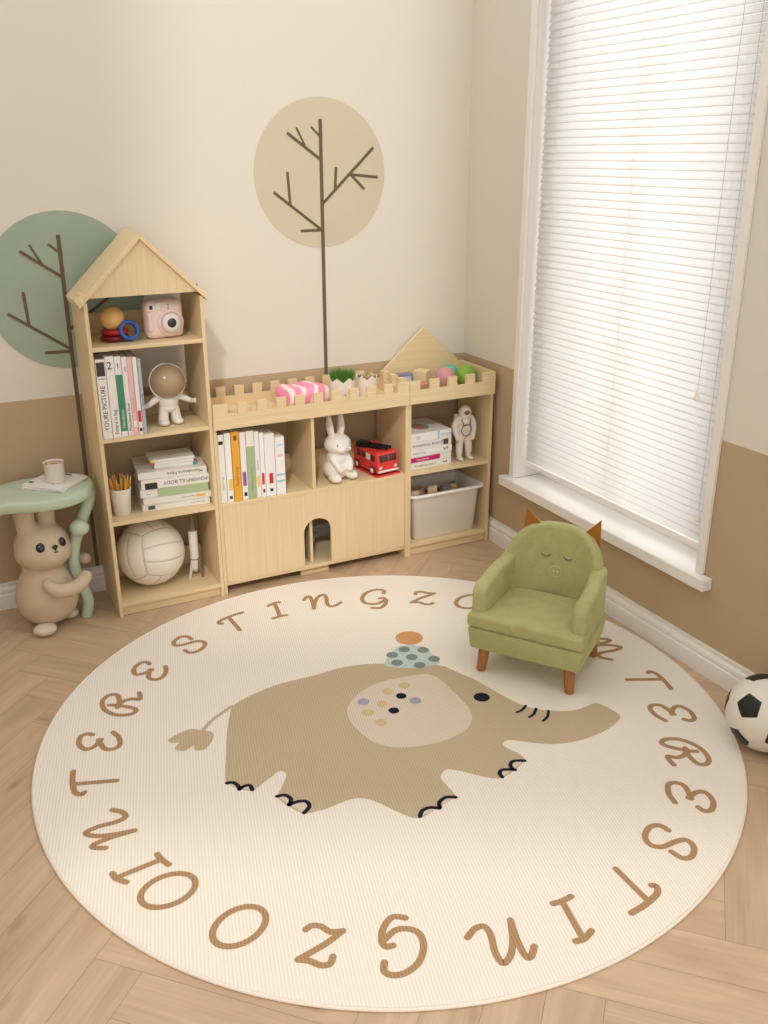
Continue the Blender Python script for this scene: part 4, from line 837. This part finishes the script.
bm.faces.new(Rg[0]); bm.faces.new(Rg[-1]); o=mk('bin_shell',bm,BIN,r,True)
md=o.modifiers.new('wn','EDGE_SPLIT'); md.split_angle=math.radians(50)
TANB=mat('tan_toy',(196,166,134),0.6,0.2,0.08,40); SLV=mat('silver_toy',(170,172,176),0.3,0.5,0.05,metal=.4)
zb=.0502+.0065
for i,(x,w_) in enumerate(((-.312,.038),(-.226,.038),(-.140,.038))):
    r=thing('toy_box',['left','middle','right'][i]+' brown box deep inside the storage bin','box',(x,-.150,zb)); bm=B(); box(bm,-w_,w_,-.07,.07,0,.150); mk('box_body',bm,mat('brown_card',(150,118,90),0.8,0.1,0.05),r,bevel=.002)
zb+=.1502
specs=[('pale wooden toy barrel at the left of the toy heap in the bin',(-.325,-.165),'b',WX),('tan toy cube leaning in the bin left of the arch block',(-.285,-.13),'c',TANB),('big tan toy house in the middle of the toy heap in the bin',(-.235,-.155),'h',WY),('silver toy cube in the toy heap in the bin',(-.178,-.165),'c',SLV),('tan toy cylinder at the right of the silver cube in the bin',(-.130,-.150),'b',TANB),('small dark grey toy ball at the right end of the bin',(-.102,-.115),'s',GREYM)]
for lb,(x,y_),k,m in specs:
    r=thing({'b':'toy_barrel','c':'toy_cube','h':'toy_house','s':'toy_ball'}[k],lb,'toy',(x,y_,zb),(0,0,x*9)); bm=B()
    if k=='b': lathe(bm,[(0,0),(.017,0),(.020,.012),(.020,.024),(.017,.036),(0,.036)],24)
    elif k=='c': box(bm,-.017,.017,-.017,.017,0,.034)
    elif k=='h': prism(bm,[(-.022,0),(.022,0),(.022,.028),(0,.046),(-.022,.028)],1,-.02,.02)
    else: ell(bm,(0,0,.014),.014)
    mk({'b':'barrel_body','c':'cube_body','h':'house_body','s':'ball'}[k],bm,m,r,k in 'bs',bevel=.002 if k in 'ch' else 0)
# ------------------------------------------------------------------ rabbit side table
TAN=mat('rabbit_tan_resin',(206,186,160),0.5,0.3,0.01); MINT=mat('leaf_sage_resin',(190,204,180),0.45,0.35,0.01); TANL=mat('rabbit_light_tan',(218,202,180),0.5,0.3,0.01)
rt=thing('rabbit_side_table','beige rabbit side table holding up a sage green leaf tabletop','side table',(-1.835,-.195,0),(0,0,0))
A=RZ(25)
bm=B()
prof=[(0,.014),(.040,.016),(.075,.032),(.098,.065),(.106,.105),(.100,.145),(.086,.185),(.070,.215),(.062,.24),(0,.25)]
C=crom([(a,b,0) for a,b in prof],4); lathe(bm,[(max(0,c.x),c.y) for c in C],40)
ell(bm,(.008,0,.302),(.094,.090,.088),u=40,v=28); ell(bm,(.008,-.01,.285),(.096,.088,.070),u=40,v=28)
for s,ex,ey in ((-1,-.038,-.010),(1,.034,.016)):
    tube(bm,[(ex*.95,ey,.350),(ex,ey,.395),(ex,ey,.442)],[.030,.033,.035],20)
melt('rabbit_body',bm,TAN,rt,.0045,8)
bm=B(); tube(bm,[(.000,-.098,.190),(.022,-.122,.174),(.070,-.122,.170),(.110,-.098,.176),(.130,-.074,.186)],[.020,.0245,.0245,.0235,.022],18); mk('near_arm',bm,TAN,rt,True)
bm=B(); tube(bm,[(.070,.02,.195),(.115,.045,.21),(.148,.026,.212)],[.024,.023,.021],16); mk('far_arm',bm,TAN,rt,True)
bm=B(); ell(bm,(-.030,-.088,.021),(.040,.036,.021)); mk('foot',bm,TANL,rt,True)
bm=B(); ell(bm,(.068,.010,.019),(.032,.034,.019)); mk('foot',bm,TANL,rt,True)
def onhead(az,el,off=0): # azimuth from facing, elevation
    a=math.radians(20+az); e=math.radians(el); d=V(math.sin(a)*math.cos(e),-math.cos(a)*math.cos(e),math.sin(e)); return V(.008,-.004,.296)+V(d.x*(.0955+off),d.y*(.0905+off),d.z*(.086+off)),d
for az in (-29,24):
    p,d=onhead(az,21); bm=B(); ell(bm,p,(.0145,.0165,.0050),d.to_track_quat('Z','Y').to_matrix(),20,12); e_=mk('eye',bm,mat('eye_black',(22,18,16),0.15,0.6,0),rt,True)
    bm=B(); p2=p+d*.0042+V(-.003,0,.005); ell(bm,p2,(.002,.002,.0012),None,8,6); mk('eye_glint',bm,WHT,e_,True)
p,d=onhead(1,16,.001); bm=B(); ell(bm,p,(.0105,.0075,.0055),d.to_track_quat('Z','Y').to_matrix(),20,12); mk('nose',bm,mat('eye_black',(22,18,16)),rt,True)
bm=B(); q=[onhead(a,e,.0012)[0] for a,e in ((1,13),(1,6))]; tube(bm,q,.0017,6)
q=[onhead(a,e,.0012)[0] for a,e in ((-3,5),(-1,3),(1,6),(3,3),(5,5))]; tube(bm,q,.0017,6); mk('mouth',bm,mat('mouth_brown',(110,84,66),0.6,0.2,0),rt,True)
# stem
bm=B(); st=[(-1.711,-.205,.002),(-1.699,-.205,.060),(-1.711,-.205,.120),(-1.729,-.205,.190),(-1.728,-.205,.250),(-1.706,-.203,.325),(-1.670,-.195,.400),(-1.652,-.185,.440),(-1.648,-.18,.472)]
tube(bm,[(x+1.835,y_+.195,z_) for x,y_,z_ in st],[.020]*7+[.023,.024],20); 
for v in bm.verts: v.co.z=max(v.co.z,.0006)
mk('leaf_stem',bm,MINT,rt,True)
bm=B(); ell(bm,(-1.700+1.835,-.232+.195,.357),(.033,.030,.029),RY(10)); mk('stem_knob',bm,mat('leaf_pale_sage',(200,214,190),0.45,0.35,0.01),rt,True)
# tabletop leaf: outline in plan, puffy cross-section
out=[(-1.617,-.150),(-1.628,-.085),(-1.662,-.045),(-1.715,-.030),(-1.775,-.034),(-1.84,-.034),(-1.90,-.050),(-1.96,-.085),(-2.01,-.135),(-2.065,-.19),(-2.055,-.215),(-2.0,-.245),(-1.95,-.268),(-1.90,-.288),(-1.85,-.305),(-1.79,-.315),(-1.72,-.302),(-1.66,-.262),(-1.628,-.21)]
oc=[V(p.x-.008,p.y) for p in crom([(a,b,0) for a,b in out],4,True)]; bm=B(); cen=V(-1.76,-.17); rings=[]
lv=[(0.965,.463),(.985,.4665),(1.0,.474),(1.005,.483),(.995,.492),(.975,.498),(.945,.500),(.6,.500)]
lv=[(.30,.4615),(.80,.4615)]+lv
def bend(p,z):
    if p.x<-1.90: z-=1.6*(-1.90-p.x)**2
    return z
for s,z_ in lv:
    rings.append([bm.verts.new(((cen+(p-cen)*s).x+1.835,(cen+(p-cen)*s).y+.195,bend(cen+(p-cen)*s,z_))) for p in oc])
for a,b in zip(rings[:-1],rings[1:]):
    for k in range(len(a)): bm.faces.new([a[k],a[(k+1)%len(a)],b[(k+1)%len(a)],b[k]])
for Rn in (rings[0],rings[-1]):
    c=bm.verts.new((cen.x+1.835,cen.y+.195,Rn[0].co.z))
    for k in range(len(Rn)): bm.faces.new([Rn[k],Rn[(k+1)%len(Rn)],c])
mk('leaf_tabletop',bm,MINT,rt,True)
def mag(lb,z_,rz,t,items):
    r=thing('magazine',lb,'magazine',(-1.750,-.145,z_),(0,0,rz)); bm=B(); box(bm,-.080,.080,-.078,.078,0,t); mk('magazine_pages',bm,colr((236,232,226)),r,bevel=.001)
    for it in items:
        if it[0]=='b': bm=B(); box(bm,it[1],it[2],it[3],it[4],t,t+.0003); mk('cover_print',bm,colr(it[5]),r)
        else: text('cover_title',it[1],it[2],T(it[3],it[4],t+.0004)@RZ(it[5]),colr(K),r)
mag('lower white magazine under another one on the green leaf tabletop',.5004,math.radians(-42),.0065,[('b',-.076,-.066,-.05,.05,(80,76,74))])
mag('upper white magazine with black print under the coffee cup',.5072,math.radians(-47),.0065,[('b',-.072,-.050,.028,.050,(44,42,42)),('b',-.072,-.054,-.052,-.038,(44,42,42)),('t','FOG',.022,.028,-.040,90),('b',-.02,.02,.060,.070,(70,66,64))])
r=thing('coffee_cup','small white cup of coffee standing on the magazines','cup',(-1.748,-.160,.5142)); bm=B(); Z_=.070
lathe(bm,[(0,0),(.029,0),(.0305,.002),(.0345,Z_),(.0355,Z_+.001),(.0335,Z_+.001),(.0320,Z_-.004),(.0292,.004),(0,.004)],40); mk('cup_body',bm,CER,r,True)
bm=B(); lathe(bm,[(0,Z_-.005),(.0318,Z_-.005)],32,cap=False); cf=mk('coffee',bm,mat('latte_brown',(188,142,108),0.3,0.4,0.03),r)
bm=B(); torus(bm,(0,0,Z_-.0045),.016,.0035,None,28,6,.2); mk('latte_foam',bm,mat('foam_cream',(232,212,188),0.5,0.3,0),cf,True)
# ------------------------------------------------------------------ armchair
GRN,nt,pb_=base_mat('green_velvet'); tc=nt.nodes.new('ShaderNodeTexCoord'); n=nt.nodes.new('ShaderNodeTexNoise'); n.inputs['Scale'].default_value=22; n.inputs['Detail'].default_value=6; n.inputs['Roughness'].default_value=.7
nt.links.new(tc.outputs['Object'],n.inputs['Vector']); cr=nt.nodes.new('ShaderNodeValToRGB'); cr.color_ramp.elements[0].position=.3; cr.color_ramp.elements[0].color=rgb(168,166,112); cr.color_ramp.elements[1].position=.7; cr.color_ramp.elements[1].color=rgb(184,182,128)
nt.links.new(n.outputs['Fac'],cr.inputs[0]); nt.links.new(cr.outputs[0],pb_.inputs['Base Color']); pb_.inputs['Roughness'].default_value=.85; pb_.inputs['Specular IOR Level'].default_value=.15; pb_.inputs['Sheen Weight'].default_value=.35; pb_.inputs['Sheen Roughness'].default_value=.4; pb_.inputs['Sheen Tint'].default_value=rgb(226,226,176)
ch=thing('animal_armchair','small green velvet armchair with sleeping pig face and brown ears','armchair',(-.440,-1.232,0),(0,0,math.radians(-55)))
def soft(name,bm,w=.018,seg=5,m=GRN,sub=0):
    bmesh.ops.remove_doubles(bm,verts=bm.verts[:],dist=1e-6)
    o=mk(name,bm,m,ch,True); md=o.modifiers.new('bevel','BEVEL'); md.width=w; md.segments=seg; md.limit_method='ANGLE'; md.angle_limit=math.radians(30); return o
def pr2(bm,pts,axis,a,b):
    def P(p,h): return (h,p[0],p[1]) if axis==0 else ((p[0],h,p[1]) if axis==1 else (p[0],p[1],h))
    lo=[bm.verts.new(P(p,a)) for p in pts]; hi=[bm.verts.new(P(p,b)) for p in pts]; bm.faces.new(lo); bm.faces.new(hi)
    for i in range(len(pts)): bm.faces.new([lo[i],lo[(i+1)%len(pts)],hi[(i+1)%len(pts)],hi[i]])
bm=B(); pr2(bm,[(-.189,-.172),(.189,-.172),(.180,.135),(-.180,.135)],2,.094,.171)
for v in bm.verts:
    if v.co.z<.1: v.co.x*=.955; v.co.y+=.006*(1 if v.co.y<0 else -1)
soft('seat_base',bm,.010,4)
bm=B(); pr2(bm,[(-.190,-.176),(.190,-.176),(.190,-.118),(.142,-.112),(.142,.09),(-.142,.09),(-.142,-.112),(-.190,-.118)],2,.172,.220); soft('seat_cushion',bm,.013,5)
# back: arched shell, hollow towards the sitter
bm=B(); NU,NV=36,18
def backpt(u,v,outer):
    # u -1..1 across, v 0..1 up
    hwid=.160-.016*v; zt=.10+ .372*v
    ang=u*math.radians(62); rad=hwid/math.sin(math.radians(62))
    x=rad*math.sin(ang); ycurve=-(rad-rad*math.cos(ang))*1.0
    top=.472-.0*abs(u); 
    zz=.10+(.328)*v*(1-(abs(u)**3.0)*.26)
    thick=.052 if outer else 0
    yb=.118+.050*v+ycurve*.75
    return V(x*(1.0+(.06 if outer else -.04)),yb+thick*(1-.25*v)-.03,zz)
gi=[[backpt(2*i/NU-1,j/NV,False) for j in range(NV+1)] for i in range(NU+1)]; go=[[backpt(2*i/NU-1,j/NV,True) for j in range(NV+1)] for i in range(NU+1)]
vi=[[bm.verts.new(p) for p in c] for c in gi]; vo=[[bm.verts.new(p) for p in c] for c in go]
for i in range(NU):
    for j in range(NV):
        bm.faces.new([vi[i][j],vi[i+1][j],vi[i+1][j+1],vi[i][j+1]]); bm.faces.new([vo[i][j],vo[i][j+1],vo[i+1][j+1],vo[i+1][j]])
def bridge(A,Bq):
    # rounded rim between inner and outer edge loops
    n=6; prev=A
    for k in range(1,n+1):
        t=k/n; cur=[]
        for a,b,out_ in zip(A,Bq,OUT):
            m_=(a.co+b.co)/2; h=(b.co-a.co)/2; p=m_-h*math.cos(PI*t)+out_*h.length*.8*math.sin(PI*t); cur.append(b if k==n else bm.verts.new(p))
        for q in range(len(A)-1): bm.faces.new([prev[q],prev[q+1],cur[q+1],cur[q]])
        prev=cur
Aloop=[vi[0][j] for j in range(NV)]+[vi[i][NV] for i in range(NU+1)]+[vi[NU][j] for j in range(NV-1,-1,-1)]
Bloop=[vo[0][j] for j in range(NV)]+[vo[i][NV] for i in range(NU+1)]+[vo[NU][j] for j in range(NV-1,-1,-1)]
mids=[(a.co+b.co)/2 for a,b in zip(Aloop,Bloop)]; OUT=[]
for k in range(len(mids)):
    t=(mids[min(k+1,len(mids)-1)]-mids[max(k-1,0)]).normalized(); h=(Bloop[k].co-Aloop[k].co).normalized(); o_v=h.cross(t).normalized()
    c_=V(0,.12,.26)
    if o_v.dot(mids[k]-c_)<0: o_v=-o_v
    OUT.append(o_v)
bridge(Aloop,Bloop)
mk('backrest',bm,GRN,ch,True)
for s in (-1,1):
    bm=B(); pr2(bm,[(-.150,.168),(-.150,.280),(-.140,.302),(-.116,.312),(-.02,.322),(.06,.336),(.118,.342),(.122,.168)],0,min(s*.139,s*.187),max(s*.139,s*.187))
    for v in bm.verts:
        if v.co.y>.05: v.co.x-=s*.012
    soft('armrest',bm,.016,5)
for sx in (-1,1):
    for sy in (-1,1):
        bm=B(); lathe(bm,[(0,0),(.0135,0),(.015,.0015),(.0195,.100),(0,.100)],24,Matrix.Shear('XY',4,(-sx*.10,-sy*.08)) if False else None)
        for v in bm.verts: v.co.x+= sx*.148-sx*.10*v.co.z; v.co.y+=(-.140 if sy<0 else .118)-sy*.08*v.co.z; v.co.z=max(v.co.z,0)+ .0088
        mk('leg',bm,OAK,ch,True)
EAR=mat('ear_brown_leather',(160,102,26),0.5,0.35,0.06,30); 
for s,(bx0,bx1,tx) in ((-1,(-.128,-.030,-.118)),(1,(.046,.134,.132))):
    bm=B(); zb0=.378; pts=[(bx0,zb0 if s<0 else zb0+.012),(bx1,zb0+.025 if s<0 else zb0-.008),(tx,.484)]
    pr2(bm,pts,1,.136,.149); 
    for v in bm.verts:
        if v.co.z>.46: v.co.y=.142+(v.co.y-.1425)*.25
    mk('ear',bm,EAR,ch,bevel=.002)
EYE=mat('embroidery_grey',(108,100,76),0.8,0.1,0.0); SN=mat('embroidery_pale',(206,204,150),0.8,0.1,0)
import mathutils
bk=[o for o in ch.children if o.name.startswith('backrest')][0]
bvh=mathutils.bvhtree.BVHTree.FromPolygons([v.co[:] for v in bk.data.vertices],[p.vertices[:] for p in bk.data.polygons])
def onback(x,z_,off=.0006):
    h=bvh.ray_cast(V(x,-.3,z_),V(0,1,0)); return V(x,h[0].y-off,z_) if h[0] else V(x,.08,z_)
for cx_ in (-.037,.038):
    bm=B(); tube(bm,[onback(cx_+.015*t_,.340-.006*(1-t_*t_)) for t_ in (-1,-.5,0,.5,1)],.0013,6)
    for t_ in (-.7,-.35,0,.35,.7): tube(bm,[onback(cx_+.015*t_,.340-.006*(1-t_*t_)),onback(cx_+.018*t_,.334-.006*(1-t_*t_))],.0007,5)
    mk('closed_eye',bm,EYE,ch,True)
bm=B(); tube(bm,[onback(.001+.020*math.cos(2*PI*k/16),.286+.017*math.sin(2*PI*k/16)) for k in range(17)],.0014,6,smoothn=2); sn=mk('snout_outline',bm,SN,ch,True)
bm=B()
for dx in (-.0065,.0065): ell(bm,onback(.001+dx,.286,.001),(.0034,.0015,.0028),None,10,8)
mk('nostrils',bm,mat('nostril_white',(238,234,196),0.6,0.2,0),sn,True)
# ------------------------------------------------------------------ soccer ball
def soccer():
    r=thing('soccer_ball','black and white soccer ball on the floor against the right baseboard','ball',(-.1480,-1.893,.0004)); Rb=.108
    bmt=bmesh.new(); bmesh.ops.create_icosphere(bmt,subdivisions=1,radius=1); bmt.verts.ensure_lookup_table()
    vs=[v.co.normalized() for v in bmt.verts]; fs=[[v.index for v in f.verts] for f in bmt.faces]; bmt.free()
    nb={i:set() for i in range(12)}
    for f in fs:
        for a in f:
            for b in f:
                if a!=b: nb[a].add(b)
    cut=lambda a,b: vs[a]*(2/3)+vs[b]*(1/3)
    polys=[]
    for i in range(12):
        P=[cut(i,j) for j in nb[i]]; c=sum(P,V(0,0,0))/5; u=(P[0]-c).normalized(); w=c.normalized().cross(u)
        P.sort(key=lambda p: math.atan2((p-c).dot(w),(p-c).dot(u))); polys.append((P,1))
    for a,b,c_ in fs: polys.append(([cut(a,b),cut(b,a),cut(b,c_),cut(c_,b),cut(c_,a),cut(a,c_)],0))
    bm=B(); n=8
    Mr=MR
    for P,mi in polys:
        c=sum(P,V(0,0,0))/len(P)
        for i in range(len(P)):
            a,b=P[i],P[(i+1)%len(P)]; g=[]
            for p in range(n+1):
                rw=[]
                for q in range(p+1):
                    x=c+(a-c)*((p-q)/n)+(b-c)*(q/n); e=p/n
                    d=x.normalized()*(Rb*(1-.014*max(0,(e-.80)/.2)**2)); d=Mr@d; rw.append(bm.verts.new(d+V(0,0,Rb)))
                g.append(rw)
            for p in range(n):
                for q in range(p+1):
                    f=bm.faces.new([g[p][q],g[p+1][q],g[p+1][q+1]]); f.material_index=mi
                    if q<p: f=bm.faces.new([g[p][q],g[p+1][q+1],g[p][q+1]]); f.material_index=mi
    bmesh.ops.remove_doubles(bm,verts=bm.verts[:],dist=1e-6)
    mk('ball_shell',bm,[mat('ball_white_leather',(226,219,206),0.45,0.35,0.01,60,.1),mat('ball_black_leather',(34,32,30),0.45,0.35,0.0)],r,True)
# orient one black pentagon to the spot facing the photo's left side of the ball
view=(CAM-V(-.126,-1.875,.108)).normalized(); rt_=Rr_; up_=Uu_
want=(view*.83+rt_*(-.52)+up_*.20).normalized()   # first pentagon
ico0=Vector((0,0,1)); 
q=Vector((0,0,-1)).rotation_difference(want); MR=q.to_matrix()@Matrix.Rotation(BALLSPIN,3,'Z')
soccer()
# ------------------------------------------------------------------ light
w=bpy.data.worlds.new('daylight'); bpy.context.scene.world=w; w.use_nodes=True; bg=w.node_tree.nodes['Background']; bg.inputs[0].default_value=(.99,.985,.975,1); bg.inputs[1].default_value=WORLD
# unseen gobo behind the viewer, across the viewing axis, added to shape the sun patches
fh=V(math.sin(yaw),math.cos(yaw),0); rh=R0.copy(); base=V(CAM.x,CAM.y,0)
def wallbox(bm,t0,t1,z0,z1,s0=-.62,s1=-.50):
    M=Matrix((rh,fh,V(0,0,1))).transposed().to_4x4(); M.translation=base; box(bm,t0,t1,s0,s1,z0,z1,0,M)
te=math.tan(math.radians(SUN_EL)); s_=.5
zA,zB,zC=(1.98+s_)*te,(2.87+s_)*te,(3.66+s_)*te+ZTOP
bm=B(); tl_,tr_=-.78,1.18
ZT=zC+3.0; wallbox(bm,-2.4,tl_,0,ZT); wallbox(bm,tr_,2.2,0,ZT); wallbox(bm,tl_,tr_,zA,zB); wallbox(bm,tl_,tr_,zC,ZT); wallbox(bm,.26,tr_,zB,zC); wallbox(bm,tl_,tr_,0,.25)
struct(mk('sun_gobo_wall',bm,PAINT))
sun=bpy.data.lights.new('sun','SUN'); sun.energy=SUN; sun.angle=math.radians(4.0); sun.color=(1,.95,.88); so=bpy.data.objects.new('sun',sun); link(so)
d=V(fh.x*math.cos(math.radians(SUN_EL)),fh.y*math.cos(math.radians(SUN_EL)),-math.sin(math.radians(SUN_EL))); so.rotation_euler=d.to_track_quat('-Z','Y').to_euler(); so.location=(-2.5,-4.5,3)
al=bpy.data.lights.new('window_daylight','AREA'); al.shape='RECTANGLE'; al.size=2.4; al.size_y=3.6; al.energy=WINL; al.color=(1,.985,.96); ao=bpy.data.objects.new('window_daylight',al); link(ao); ao.location=(.75,(WY0+WY1)/2,1.32); ao.rotation_euler=(0,math.radians(90),0)
sc=bpy.context.scene; sc.view_settings.view_transform='Standard'; sc.view_settings.look='None'; sc.view_settings.gamma=1; sc.view_settings.use_curve_mapping=False; sc.view_settings.exposure=EXPO
